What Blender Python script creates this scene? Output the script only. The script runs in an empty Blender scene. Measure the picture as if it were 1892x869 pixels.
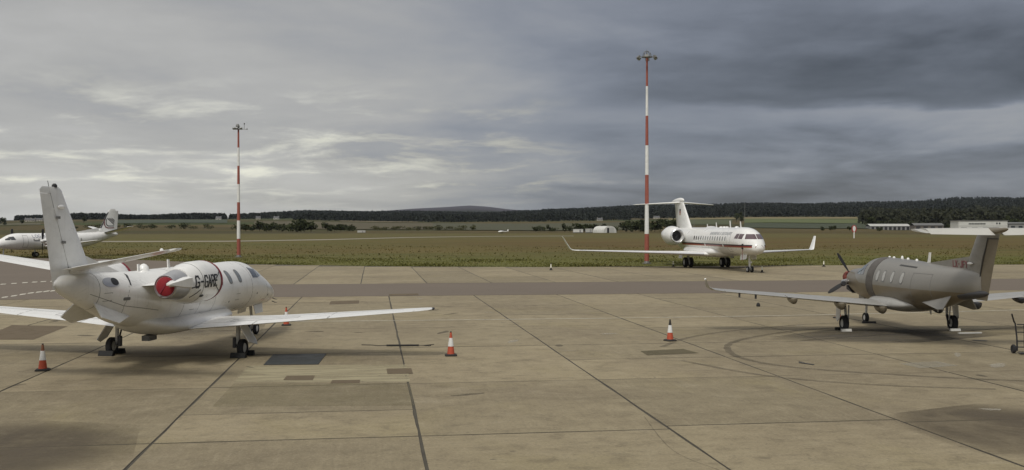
import bpy, math, random
import numpy as np
from mathutils import Vector, Matrix

S = bpy.context.scene
COL = S.collection
R = math.radians
rng = random.Random(7)
npr = np.random.default_rng(11)

# ------------------------------------------------------------------ camera
CAM_H = 4.25
FPX = 1850.0                       # focal length in pixels of the 1892 px wide frame
cd = bpy.data.cameras.new('camera')
cam = bpy.data.objects.new('camera', cd)
COL.objects.link(cam)
cd.sensor_width = 36.0
cd.lens = 36.0 * FPX / 1892.0
cd.clip_start = 0.1
cd.clip_end = 60000.0
PITCH = math.atan2(14.5, FPX)
cam.location = (0, 0, CAM_H)
cam.rotation_euler = (R(90) - PITCH, 0, 0)
S.camera = cam

# ------------------------------------------------------------------ nodes helper
class NT:
    def __init__(s, tree):
        s.t = tree
        s.n = tree.nodes
        s.l = tree.links
    def new(s, typ, **kw):
        nd = s.n.new(typ)
        for k, v in kw.items():
            setattr(nd, k, v)
        return nd
    def put(s, sock, v):
        if isinstance(v, bpy.types.NodeSocket):
            s.l.new(v, sock)
        elif isinstance(v, (tuple, list)):
            sock.default_value = tuple(v) if len(v) == len(sock.default_value) else tuple(v) + (1.0,)
        else:
            sock.default_value = v
    def m(s, op, a, b=0.0, c=0.0, clamp=False):
        nd = s.new('ShaderNodeMath', operation=op, use_clamp=clamp)
        s.put(nd.inputs[0], a); s.put(nd.inputs[1], b); s.put(nd.inputs[2], c)
        return nd.outputs[0]
    def add(s, a, b): return s.m('ADD', a, b)
    def mul(s, a, b): return s.m('MULTIPLY', a, b)
    def sub(s, a, b): return s.m('SUBTRACT', a, b)
    def smooth(s, x, lo, hi, a=0.0, b=1.0):
        nd = s.new('ShaderNodeMapRange', interpolation_type='SMOOTHSTEP')
        s.put(nd.inputs[0], x); s.put(nd.inputs[1], lo); s.put(nd.inputs[2], hi)
        s.put(nd.inputs[3], a); s.put(nd.inputs[4], b)
        return nd.outputs[0]
    def gauss(s, x, c, w):
        d = s.m('DIVIDE', s.sub(x, c), w)
        return s.m('EXPONENT', s.mul(s.mul(d, d), -1.0))
    def mix(s, f, a, b, mode='MIX'):
        nd = s.new('ShaderNodeMix', data_type='RGBA', blend_type=mode)
        nd.clamp_factor = True
        s.put(nd.inputs[0], f); s.put(nd.inputs[6], a); s.put(nd.inputs[7], b)
        return nd.outputs[2]
    def noise(s, vec, scale, detail=4.0, rough=0.55, dist=0.0):
        nd = s.new('ShaderNodeTexNoise')
        s.put(nd.inputs['Vector'], vec); s.put(nd.inputs['Scale'], scale)
        s.put(nd.inputs['Detail'], detail); s.put(nd.inputs['Roughness'], rough)
        s.put(nd.inputs['Distortion'], dist)
        return nd.outputs['Fac']
    def scale(s, vec, sx, sy, sz, loc=(0, 0, 0), rot=(0, 0, 0)):
        nd = s.new('ShaderNodeMapping')
        s.put(nd.inputs['Vector'], vec)
        nd.inputs['Scale'].default_value = (sx, sy, sz)
        nd.inputs['Location'].default_value = loc
        nd.inputs['Rotation'].default_value = rot
        return nd.outputs[0]
    def comb(s, x, y, z):
        nd = s.new('ShaderNodeCombineXYZ')
        s.put(nd.inputs[0], x); s.put(nd.inputs[1], y); s.put(nd.inputs[2], z)
        return nd.outputs[0]
    def sep(s, v):
        nd = s.new('ShaderNodeSeparateXYZ')
        s.put(nd.inputs[0], v)
        return nd.outputs

# ------------------------------------------------------------------ world: overcast sky with layered cloud
SUN_EL, SUN_AZ = R(50), R(196)     # azimuth clockwise from +Y: the light comes from behind, left of the camera
w = bpy.data.worlds.new('World')
S.world = w
w.use_nodes = True
N = NT(w.node_tree)
N.n.clear()
sky = N.new('ShaderNodeTexSky', sky_type='NISHITA')
sky.sun_disc = False
sky.sun_elevation = SUN_EL
sky.sun_rotation = SUN_AZ
dirv = N.new('ShaderNodeTexCoord').outputs['Generated']
dx, dy, dz = N.sep(dirv)
zc = N.m('MAXIMUM', dz, 0.0)
az = N.m('ARCTAN2', dx, dy)
den = N.add(zc, 0.13)
pv = N.comb(N.m('DIVIDE', dx, den), N.m('DIVIDE', dy, den), 0.0)
n_big = N.noise(pv, 0.42, 4.0, 0.5, 0.6)
n_mid = N.noise(N.scale(pv, 1.0, 1.0, 1.0, (4.2, 7.7, 0)), 0.95, 6.0, 0.56, 0.3)
n_fine = N.noise(N.scale(pv, 1.0, 1.0, 1.0, (1.3, 2.9, 0)), 2.6, 7.0, 0.56, 0.2)
wob = N.mul(N.sub(n_mid, 0.5), 0.075)
wob2 = N.mul(N.sub(n_fine, 0.5), 0.03)
el = N.add(N.add(zc, wob), wob2)
azw = N.add(az, N.mul(N.sub(n_big, 0.5), 0.5))
right = N.smooth(azw, -0.30, 0.30)
left = N.smooth(azw, 0.02, -0.42)
val = N.add(N.mul(right, -0.185), 0.330)
# slate bank across the right, pale gap below it, darker again down to the hills
band = N.mul(N.smooth(el, 0.112, 0.126), N.smooth(el, 0.215, 0.140))
val = N.sub(val, N.mul(N.mul(band, N.smooth(azw, -0.08, 0.24)), 0.066))
gap = N.mul(N.smooth(el, 0.118, 0.108), N.smooth(el, 0.055, 0.100))
val = N.add(val, N.mul(N.mul(gap, N.smooth(azw, 0.0, 0.46)), 0.105))
low = N.smooth(el, 0.075, 0.015)
val = N.sub(val, N.mul(N.mul(low, N.smooth(azw, -0.20, 0.10)), 0.045))
val = N.add(val, N.mul(N.mul(N.smooth(zc, 0.10, 0.01), left), 0.10))
# lit streaks under the cloud on the left
st_v = N.scale(pv, 1.0, 1.1, 1.0, (9.0, 3.0, 0))
st = N.smooth(N.noise(st_v, 1.9, 7.0, 0.64, 0.3), 0.47, 0.72)
stw = N.mul(N.smooth(zc, 0.005, 0.05), N.smooth(zc, 0.16, 0.09))
streak = N.mul(N.mul(st, stw), N.smooth(azw, 0.16, -0.12))
val = N.add(val, N.mul(streak, 0.21))
# general texture of the cloud base
val = N.add(val, N.mul(N.sub(n_mid, 0.5), 0.25))
val = N.add(val, N.mul(N.sub(n_fine, 0.5), 0.065))
val = N.add(val, N.mul(N.sub(n_big, 0.5), 0.10))
# an overcast sky is brighter towards the zenith
val = N.add(val, N.smooth(zc, 0.22, 0.95, 0.0, 0.40))
val = N.m('MAXIMUM', val, 0.05)
warm = N.m('MINIMUM', N.add(N.mul(streak, 0.9), N.smooth(zc, 0.10, 0.0, 0.0, 0.25)), 1.0)
cool = N.smooth(val, 0.34, 0.14)
tint = N.mix(cool, (1.0, 0.99, 0.965), (0.885, 0.975, 1.17))
tint = N.mix(warm, tint, (1.04, 1.03, 0.88))
cloud = N.new('ShaderNodeVectorMath', operation='SCALE')
N.put(cloud.inputs[0], tint); N.put(cloud.inputs[3], N.mul(val, 10.0))
skymix = N.mix(0.96, sky.outputs[0], cloud.outputs[0])
bg = N.new('ShaderNodeBackground')
bg.inputs['Strength'].default_value = 0.1
N.put(bg.inputs['Color'], skymix)
N.l.new(bg.outputs[0], N.new('ShaderNodeOutputWorld').inputs[0])

ld = bpy.data.lights.new('sun', 'SUN')
sun = bpy.data.objects.new('sun', ld)
COL.objects.link(sun)
ld.energy = 1.5
ld.angle = R(11)
ld.color = (1.0, 0.965, 0.90)
sd = Vector((math.sin(SUN_AZ) * math.cos(SUN_EL), math.cos(SUN_AZ) * math.cos(SUN_EL), math.sin(SUN_EL)))
sun.rotation_euler = (-sd).to_track_quat('-Z', 'Y').to_euler()
sun.location = sd * 200

S.view_settings.view_transform = 'Standard'
S.view_settings.look = 'None'
S.view_settings.exposure = 0.37
S.view_settings.gamma = 1.0
S.view_settings.use_curve_mapping = False
S.render.engine = 'CYCLES'
S.cycles.use_denoising = True
S.cycles.max_bounces = 6
S.cycles.volume_bounces = 0

# ------------------------------------------------------------------ materials
MATS = {}
def mat(name, col, rough=0.6, metal=0.0, coat=0.0, dirt=0.0, dscale=1.5, dcol=None, bump=0.0, bscale=20.0, trans=0.0, spec=0.5, streak=0.0):
    if name in MATS:
        return MATS[name]
    m = bpy.data.materials.new(name)
    m.use_nodes = True
    T = NT(m.node_tree)
    p = T.n['Principled BSDF']
    p.inputs['Roughness'].default_value = rough
    p.inputs['Metallic'].default_value = metal
    p.inputs['Coat Weight'].default_value = coat
    p.inputs['Coat Roughness'].default_value = 0.12
    p.inputs['Transmission Weight'].default_value = trans
    p.inputs['Specular IOR Level'].default_value = spec
    oc = T.new('ShaderNodeTexCoord').outputs['Object']
    if dirt > 0:
        dc = dcol or tuple(c * 0.45 for c in col)
        n1 = T.noise(T.scale(oc, 1, 1, 2.2), dscale, 6.0, 0.65, 0.4)
        cc = T.mix(T.smooth(n1, 0.42, 0.78, 0.0, dirt), col, dc)
        if streak:
            n2 = T.noise(T.scale(oc, 5.0, 5.0, 0.7), 1.0, 5.0, 0.65, 0.2)
            cc = T.mix(T.smooth(n2, 0.52, 0.78, 0.0, streak), cc, (0.40, 0.37, 0.31))
            n3 = T.noise(oc, 14.0, 3.0, 0.6)
            cc = T.mix(T.smooth(n3, 0.62, 0.74, 0.0, streak * 0.7), cc, (0.34, 0.32, 0.28))
        T.put(p.inputs['Base Color'], cc)
        T.put(p.inputs['Roughness'], T.smooth(n1, 0.3, 0.8, rough, min(1.0, rough + 0.2)))
    else:
        p.inputs['Base Color'].default_value = tuple(col) + (1,)
    if bump > 0:
        b = T.new('ShaderNodeBump')
        b.inputs['Strength'].default_value = bump
        b.inputs['Distance'].default_value = 0.02
        T.put(b.inputs['Height'], T.noise(oc, bscale, 5.0, 0.6))
        T.l.new(b.outputs[0], p.inputs['Normal'])
    MATS[name] = m
    return m

WHITE = mat('white_paint', (0.78, 0.775, 0.75), 0.26, coat=0.5, dirt=0.26, dscale=0.9, streak=0.30)
WHITE2 = mat('white_paint_control', (0.75, 0.75, 0.73), 0.30, coat=0.4, dirt=0.28, dscale=1.2, streak=0.30)
METAL = mat('bare_metal', (0.50, 0.50, 0.51), 0.34, metal=0.9, dirt=0.3)
DARKMET = mat('dark_metal', (0.06, 0.06, 0.065), 0.5, metal=0.4)
RUBBER = mat('rubber', (0.018, 0.018, 0.02), 0.85, dirt=0.4, dcol=(0.06, 0.055, 0.05))
GLASS = mat('cabin_glass', (0.030, 0.034, 0.036), 0.08, coat=1.0, spec=0.6)
GREYGLASS = mat('blind_glass', (0.17, 0.18, 0.17), 0.12, coat=1.0)
PALEGLASS = mat('pale_reflection_glass', (0.33, 0.32, 0.29), 0.16, coat=0.8)  # pale base colour paints in the whitish reflections of the panes
SHADEGLASS = mat('plum_shade_glass', (0.06, 0.022, 0.028), 0.1, coat=1.0)
BLACK = mat('black_paint', (0.012, 0.012, 0.014), 0.45)
SEAM = mat('seam_shadow_gap', (0.05, 0.05, 0.05), 0.8)
SEALGREY = mat('seal_grey', (0.15, 0.15, 0.145), 0.6)
REDCOVER = mat('red_fabric', (0.24, 0.010, 0.018), 0.75, dirt=0.3, bump=0.4, bscale=9)
MAROON = mat('maroon_fabric', (0.20, 0.012, 0.025), 0.8)
REDTXT = mat('red_lettering', (0.17, 0.05, 0.055), 0.5)
GREYTXT = mat('grey_lettering', (0.34, 0.35, 0.36), 0.5)
BLUEGREYTXT = mat('blue_grey_lettering', (0.16, 0.18, 0.24), 0.5)
STRIPERED = mat('stripe_red', (0.24, 0.020, 0.020), 0.4, coat=0.3)
STRIPEGOLD = mat('stripe_gold', (0.42, 0.26, 0.13), 0.4, coat=0.3)
STRUT = mat('strut_paint', (0.55, 0.55, 0.53), 0.4, dirt=0.4)
ORANGE = mat('cone_orange', (0.46, 0.080, 0.036), 0.6, dirt=0.45, dscale=6)
REFLECT = mat('cone_white_sleeve', (0.72, 0.72, 0.70), 0.45, dirt=0.35, dscale=7)
CONEBASE = mat('cone_base', (0.022, 0.021, 0.020), 0.8, dirt=0.3, dscale=8, dcol=(0.07, 0.06, 0.05))
MASTRED = mat('mast_red', (0.30, 0.085, 0.058), 0.55, dirt=0.35, dscale=0.6)
MASTWHITE = mat('mast_white', (0.74, 0.74, 0.71), 0.5, dirt=0.3, dscale=0.6)
GALV = mat('galvanised', (0.20, 0.20, 0.19), 0.5, metal=0.5, dirt=0.3)
LENS = mat('lamp_lens', (0.30, 0.31, 0.31), 0.15, coat=1.0)

# ------------------------------------------------------------------ mesh builder
def tag(o, label=None, cat=None, group=None, kind=None):
    if label: o['label'] = label
    if cat: o['category'] = cat
    if group: o['group'] = group
    if kind: o['kind'] = kind
    return o

def empty(name, loc=(0, 0, 0), rz=0.0):
    o = bpy.data.objects.new(name, None)
    o.empty_display_size = 0.3
    COL.objects.link(o)
    o.location = loc
    o.rotation_euler = (0, 0, rz)
    return o

def clone(o, parent=None):
    c = o.copy()
    COL.objects.link(c)
    c.parent = parent
    for ch in list(o.children):
        clone(ch, c)
    return c

class MB:
    def __init__(s):
        s.v = []; s.f = []
    def add(s, vs, fs):
        b = len(s.v)
        s.v += [tuple(p) for p in vs]
        s.f += [tuple(i + b for i in f) for f in fs]
        return s
    def box(s, c, d, rot=None):
        x, y, z = d[0] / 2, d[1] / 2, d[2] / 2
        vs = [Vector(p) for p in ((-x, -y, -z), (x, -y, -z), (x, y, -z), (-x, y, -z), (-x, -y, z), (x, -y, z), (x, y, z), (-x, y, z))]
        if rot is not None:
            M = rot if isinstance(rot, Matrix) else Matrix.Rotation(rot, 3, 'Z')
            vs = [M @ p for p in vs]
        return s.add([p + Vector(c) for p in vs], [(3, 2, 1, 0), (4, 5, 6, 7), (0, 1, 5, 4), (1, 2, 6, 5), (2, 3, 7, 6), (3, 0, 4, 7)])
    def loft(s, rings, caps=(True, True)):
        n = len(rings[0]); vs = [p for r in rings for p in r]; fs = []
        for i in range(len(rings) - 1):
            for j in range(n):
                k = (j + 1) % n
                fs.append((i * n + j, i * n + k, (i + 1) * n + k, (i + 1) * n + j))
        if caps[0]: fs.append(tuple(reversed(range(n))))
        if caps[1]: fs.append(tuple((len(rings) - 1) * n + j for j in range(n)))
        return s.add(vs, fs)
    def lathe(s, prof, axis='x', c=(0, 0, 0), n=24, caps=(True, True)):
        rings = []
        for a, r in prof:
            ring = []
            for j in range(n):
                t = 2 * math.pi * j / n
                p, q = r * math.cos(t), r * math.sin(t)
                if axis == 'x': v = (c[0] + a, c[1] + p, c[2] + q)
                elif axis == 'y': v = (c[0] + q, c[1] + a, c[2] + p)
                else: v = (c[0] + p, c[1] + q, c[2] + a)
                ring.append(v)
            rings.append(ring)
        return s.loft(rings, caps)
    def tube(s, pts, r, n=8):
        pts = [Vector(p) for p in pts]
        rs = r if isinstance(r, (list, tuple)) else [r] * len(pts)
        rings = []
        for i, p in enumerate(pts):
            d = (pts[min(i + 1, len(pts) - 1)] - pts[max(i - 1, 0)]).normalized()
            up = Vector((0, 0, 1)) if abs(d.z) < 0.9 else Vector((1, 0, 0))
            a = d.cross(up).normalized(); b = d.cross(a)
            rings.append([p + (a * math.cos(2 * math.pi * j / n) + b * math.sin(2 * math.pi * j / n)) * rs[i] for j in range(n)])
        return s.loft(rings)
    def prism(s, poly, thick, axis):
        # poly: list of 3D points (planar), extruded both ways along the axis vector
        a = Vector(axis).normalized() * (thick / 2); n = len(poly)
        vs = [Vector(p) - a for p in poly] + [Vector(p) + a for p in poly]
        fs = [tuple(reversed(range(n))), tuple(range(n, 2 * n))]
        fs += [(j, (j + 1) % n, n + (j + 1) % n, n + j) for j in range(n)]
        return s.add(vs, fs)
    def build(s, name, m, parent=None, smooth=35):
        me = bpy.data.meshes.new(name)
        me.from_pydata([tuple(p) for p in s.v], [], s.f)
        me.update()
        import bmesh
        bm = bmesh.new(); bm.from_mesh(me)
        bmesh.ops.recalc_face_normals(bm, faces=bm.faces)
        bm.to_mesh(me); bm.free()
        if smooth:
            me.polygons.foreach_set('use_smooth', [True] * len(me.polygons))
            me.set_sharp_from_angle(angle=R(smooth))
        me.materials.append(m)
        o = bpy.data.objects.new(name, me)
        COL.objects.link(o)
        if parent: o.parent = parent
        return o

def pchip(xs, ys, x):
    xs = np.asarray(xs, float); ys = np.asarray(ys, float)
    h = np.diff(xs); d = np.diff(ys) / h
    m = np.zeros(len(xs)); m[0] = d[0]; m[-1] = d[-1]
    for i in range(1, len(xs) - 1):
        if d[i - 1] * d[i] > 0:
            w1 = 2 * h[i] + h[i - 1]; w2 = h[i] + 2 * h[i - 1]
            m[i] = (w1 + w2) / (w1 / d[i - 1] + w2 / d[i])
    x = np.clip(x, xs[0], xs[-1])
    i = int(np.clip(np.searchsorted(xs, x) - 1, 0, len(xs) - 2))
    t = (x - xs[i]) / h[i]
    return ((1 + 2 * t) * (1 - t) ** 2 * ys[i] + t * (1 - t) ** 2 * h[i] * m[i] + t * t * (3 - 2 * t) * ys[i + 1] + t * t * (t - 1) * h[i] * m[i + 1])

class Body:
    """streamlined body along x; stations (x, zc, half width, height up, height down); yc sideways offset"""
    def __init__(s, st, yc=0.0):
        st = sorted(st)
        s.c = list(zip(*st)); s.yc = yc
        s.x0, s.x1 = st[0][0], st[-1][0]
    def at(s, x):
        return [float(pchip(s.c[0], s.c[k], x)) for k in range(1, 5)]
    def phi(s, x, a, off=0.0):
        zc, w, hu, hd = s.at(x)
        h = hu if math.sin(a) >= 0 else hd
        p = Vector((x, s.yc + w * math.cos(a), zc + h * math.sin(a)))
        if off:
            zc2, w2, hu2, hd2 = s.at(x + 0.02)
            h2 = hu2 if math.sin(a) >= 0 else hd2
            tx = Vector((0.02, (w2 - w) * math.cos(a), zc2 - zc + (h2 - h) * math.sin(a)))
            ta = Vector((0, -w * math.sin(a), h * math.cos(a)))
            n = ta.cross(tx).normalized()
            if n.y * math.cos(a) + n.z * math.sin(a) < 0: n = -n
            p = p + n * off
        return p
    def side(s, x, z, sd, off=0.0):
        zc, w, hu, hd = s.at(x)
        h = hu if z >= zc else hd
        q = max(-0.995, min(0.995, (z - zc) / h))
        a = math.asin(q)
        if sd < 0: a = math.pi - a
        return s.phi(x, a, off)
    def mesh(s, nx=70, n=48, x0=None, x1=None):
        x0 = s.x0 if x0 is None else x0; x1 = s.x1 if x1 is None else x1
        L = x1 - x0
        ts = [0.5 - 0.5 * math.cos(math.pi * i / nx) for i in range(nx + 1)]
        ts = [0.6 * t + 0.4 * i / nx for i, t in enumerate(ts)]
        rings = [[s.phi(x0 + L * t, 2 * math.pi * j / n) for j in range(n)] for t in ts]
        return MB().loft(rings)

def grid_patch(fn, nu, nv, e=0.006):
    """thin shell: fn(u, v, off) -> point, u, v in 0..1"""
    mb = MB(); vs = []; fs = []
    for i in range(nu + 1):
        for j in range(nv + 1):
            vs.append(fn(i / nu, j / nv, e))
    k = nv + 1
    for i in range(nu):
        for j in range(nv):
            fs.append((i * k + j, (i + 1) * k + j, (i + 1) * k + j + 1, i * k + j + 1))
    rim = [(i, 0) for i in range(nu + 1)] + [(nu, j) for j in range(1, nv + 1)] + [(i, nv) for i in range(nu - 1, -1, -1)] + [(0, j) for j in range(nv - 1, 0, -1)]
    b = len(vs)
    for i, j in rim: vs.append(fn(i / nu, j / nv, -e))
    n = len(rim)
    for q in range(n):
        q2 = (q + 1) % n
        fs.append((rim[q][0] * k + rim[q][1], b + q, b + q2, rim[q2][0] * k + rim[q2][1]))
    return mb.add(vs, fs)

def oval_patch(fn, cx, cz, a, b, p=3.0, e=0.008, shear=0.0, r0=0.0, n=24):
    """rounded pane (or ring when r0 > 0) in (x, z) mapped by fn(x, z, off)"""
    vs = []; fs = []
    rr = [r0 + (1 - r0) * t for t in ((0.0, 0.5, 1.0) if r0 == 0 else (0.0, 1.0))]
    if r0 == 0: rr[0] = 0.02
    def pt(r, j, off):
        t = 2 * math.pi * j / n
        c, s_ = math.cos(t), math.sin(t)
        x = math.copysign(abs(c) ** (2 / p), c) * a * r; z = math.copysign(abs(s_) ** (2 / p), s_) * b * r
        return fn(cx + x + shear * z, cz + z, off)
    for r in rr:
        vs += [pt(r, j, e) for j in range(n)]
    for i in range(len(rr) - 1):
        for j in range(n):
            k = (j + 1) % n
            fs.append((i * n + j, i * n + k, (i + 1) * n + k, (i + 1) * n + j))
    m = len(rr) - 1
    b0 = len(vs); vs += [pt(1.0, j, -e) for j in range(n)]
    fs += [(m * n + j, m * n + (j + 1) % n, b0 + (j + 1) % n, b0 + j) for j in range(n)]
    if r0 == 0: fs.append(tuple(reversed(range(n))))
    else:
        b1 = len(vs); vs += [pt(r0, j, -e) for j in range(n)]
        fs += [(j, b1 + j, b1 + (j + 1) % n, (j + 1) % n) for j in range(n)]
    return MB().add(vs, fs)

def ribbon(mb, path, w_, fn, e=0.005, step=0.12):
    """flat stroke of width w_ along a polyline in (s, t), mapped by fn(s, t, off)"""
    for (a, b) in zip(path[:-1], path[1:]):
        L = math.hypot(b[0] - a[0], b[1] - a[1])
        if L < 1e-6: continue
        dx_, dz_ = (b[0] - a[0]) / L, (b[1] - a[1]) / L
        k = max(1, int(L / step)); vs = []; fs = []
        for i in range(k + 1):
            q = -0.5 * w_ + (L + w_) * i / k
            for sgn in (-0.5, 0.5):
                s_, t_ = a[0] + dx_ * q - dz_ * sgn * w_, a[1] + dz_ * q + dx_ * sgn * w_
                vs += [fn(s_, t_, e), fn(s_, t_, -e)]
        for i in range(k):
            p = i * 4
            fs += [(p, p + 2, p + 6, p + 4), (p, p + 4, p + 5, p + 1), (p + 2, p + 3, p + 7, p + 6)]
        fs += [(0, 1, 3, 2), (k * 4, k * 4 + 2, k * 4 + 3, k * 4 + 1)]
        mb.add(vs, fs)
    return mb

GLY = {'G': [[(.6, .8), (.5, 1), (.12, 1), (0, .85), (0, .15), (.12, 0), (.5, 0), (.6, .15), (.6, .45), (.35, .45)]],
 'A': [[(0, 0), (.3, 1), (.6, 0)], [(.1, .35), (.5, .35)]], 'R': [[(0, 0), (0, 1), (.45, 1), (.6, .85), (.6, .65), (.45, .5), (0, .5)], [(.3, .5), (.6, 0)]],
 'E': [[(.6, 1), (0, 1), (0, 0), (.6, 0)], [(0, .5), (.5, .5)]], '-': [[(.12, .5), (.48, .5)]], 'L': [[(0, 1), (0, 0), (.55, 0)]],
 'X': [[(0, 0), (.6, 1)], [(0, 1), (.6, 0)]], 'J': [[(.5, 1), (.5, .15), (.38, 0), (.12, 0), (0, .15)]], 'F': [[(.6, 1), (0, 1), (0, 0)], [(0, .5), (.5, .5)]],
 'Y': [[(0, 1), (.3, .5), (.6, 1)], [(.3, .5), (.3, 0)]], 'O': [[(.12, 0), (0, .15), (0, .85), (.12, 1), (.48, 1), (.6, .85), (.6, .15), (.48, 0), (.12, 0)]],
 'N': [[(0, 0), (0, 1), (.6, 0), (.6, 1)]], 'I': [[(.3, 0), (.3, 1)]], 'B': [[(0, 0), (0, 1), (.45, 1), (.58, .85), (.58, .65), (.45, .52), (0, .52)], [(.45, .52), (.6, .35), (.6, .15), (.45, 0), (0, 0)]],
 'U': [[(0, 1), (0, .15), (.12, 0), (.48, 0), (.6, .15), (.6, 1)]], 'D': [[(0, 0), (0, 1), (.4, 1), (.6, .8), (.6, .2), (.4, 0), (0, 0)]],
 'S': [[(.6, .85), (.48, 1), (.12, 1), (0, .85), (0, .65), (.12, .53), (.48, .47), (.6, .35), (.6, .15), (.48, 0), (.12, 0), (0, .15)]],
 'P': [[(0, 0), (0, 1), (.45, 1), (.6, .85), (.6, .6), (.45, .47), (0, .47)]], 'K': [[(0, 0), (0, 1)], [(.6, 1), (.05, .48), (.6, 0)]],
 'T': [[(0, 1), (.6, 1)], [(.3, 1), (.3, 0)]], 'C': [[(.6, .82), (.48, 1), (.12, 1), (0, .85), (0, .15), (.12, 0), (.48, 0), (.6, .18)]],
 'H': [[(0, 0), (0, 1)], [(.6, 0), (.6, 1)], [(0, .5), (.6, .5)]], ' ': []}

def lettering(text, h, length, fn, weight=0.16, slant=0.0, e=0.005):
    """fn(s, t, off): s along the line in metres, t up in metres"""
    mb = MB(); adv = length / len(text); gw = adv * 0.72 / 0.6
    for i, ch in enumerate(text):
        for st in GLY[ch]:
            ribbon(mb, [(i * adv + p[0] * gw + slant * p[1] * h, p[1] * h) for p in st], weight * h, fn, e, step=h * 0.2)
    return mb

def foil(t, c):
    c = max(c, 0.0)
    return 5 * t * (.2969 * math.sqrt(c) - .126 * c - .3516 * c * c + .2843 * c ** 3 - .1036 * c ** 4)

def sec_at(secs, s):
    ks = [q[0] for q in secs]
    if s <= ks[0]: return list(secs[0])
    for a, b in zip(secs[:-1], secs[1:]):
        if s <= b[0]:
            t = (s - a[0]) / (b[0] - a[0])
            return [a[k] + (b[k] - a[k]) * t for k in range(7)]
    return list(secs[-1])

def sec_pt(q, c, up, mir=1):
    """point on section q = (s, xLE, y, z, chord, t/c, cant)"""
    _, x, y, z, ch, tc, cant = q
    h = foil(tc, c) * ch * (1 if up else -0.8)
    n = Vector((0, -math.sin(cant), math.cos(cant)))
    p = Vector((x - c * ch, y, z)) + n * h
    p.y *= mir
    return p

def wing_piece(secs, s0, s1, a=0.0, b=1.0, mir=1, n=10, defl=0.0, close_tip=True, mb=None):
    mb = mb or MB()
    ss = [s0] + [q[0] for q in secs if s0 + 1e-4 < q[0] < s1 - 1e-4] + [s1]
    rings = []
    for s in ss:
        q = sec_at(secs, s)
        cs = [a + (b - a) * (0.5 - 0.5 * math.cos(math.pi * i / n)) if a == 0 and b == 1 else a + (b - a) * (i / n) ** (2 if a == 0 else 1) for i in range(n + 1)]
        up = [sec_pt(q, c, True) for c in cs]; lo = [sec_pt(q, c, False) for c in cs]
        ring = up + (lo[1:-1] if a == 0 else lo[:-1])[::-1] if b >= 1 else up + (lo[1:] if a == 0 else lo)[::-1]
        if defl:
            hp = (sec_pt(q, a, True) + sec_pt(q, a, False)) / 2
            nrm = Vector((0, -math.sin(q[6]), math.cos(q[6])))
            cd_, sn = math.cos(defl), math.sin(defl)
            nr = []
            for p in ring:
                dv = p - hp; u = -dv.x; v = dv.dot(nrm); rest = dv - Vector((dv.x, 0, 0)) - nrm * v
                nr.append(hp + rest + Vector((-(u * cd_ + v * sn), 0, 0)) + nrm * (v * cd_ - u * sn))
            ring = nr
        rings.append([Vector((p.x, p.y * mir, p.z)) for p in ring])
    return mb.loft(rings)

def wheel(parent, c, dia, width, rim=STRUT):
    r = dia / 2; h = width / 2
    t = MB().lathe([(-h * .7, r * .55), (-h, r * .68), (-h * .95, r * .9), (-h * .6, r), (h * .6, r), (h * .95, r * .9), (h, r * .68), (h * .7, r * .55)], 'y', c, 24).build('wheel', RUBBER, parent)
    MB().lathe([(-h * .82, r * .18), (-h * .80, r * .50), (-h * .72, r * .54), (h * .72, r * .54), (h * .80, r * .50), (h * .82, r * .18)], 'y', c, 20).build('rim', rim, t)
    return t

# ------------------------------------------------------------------ ground layout
AX = -0.137                                   # the concrete bays run 7.9 degrees left of the view
UA = Vector((AX, math.sqrt(1 - AX * AX), 0))  # along the bays (away from the camera)
VA = Vector((UA.y, -UA.x, 0))                 # across the bays (to the right)
def uv(u, v, z=0.0):
    p = UA * u + VA * v
    return (p.x, p.y, z)
def gp(px, py, z=0.0):
    """ground position surveyed from the photograph (1892 px frame)"""
    yc = (434.5 - py) / FPX; xc = (px - 946) / FPX
    d = Vector((xc, math.cos(PITCH) + yc * math.sin(PITCH), -math.sin(PITCH) + yc * math.cos(PITCH)))
    t = (z - CAM_H) / d.z
    return Vector((d.x * t, d.y * t, z))
def to_uv(p):
    p = Vector((p[0], p[1], 0))
    return p.dot(UA), p.dot(VA)

def surf_mat(name, build):
    m = bpy.data.materials.new(name)
    m.use_nodes = True
    T = NT(m.node_tree)
    build(T, T.n['Principled BSDF'], T.new('ShaderNodeNewGeometry').outputs['Position'])
    return m

def uvcoord(T, pos):
    return T.scale(pos, 1, 1, 1, rot=(0, 0, -math.asin(-AX)))   # rotate into bay axes: x across, y along

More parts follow.
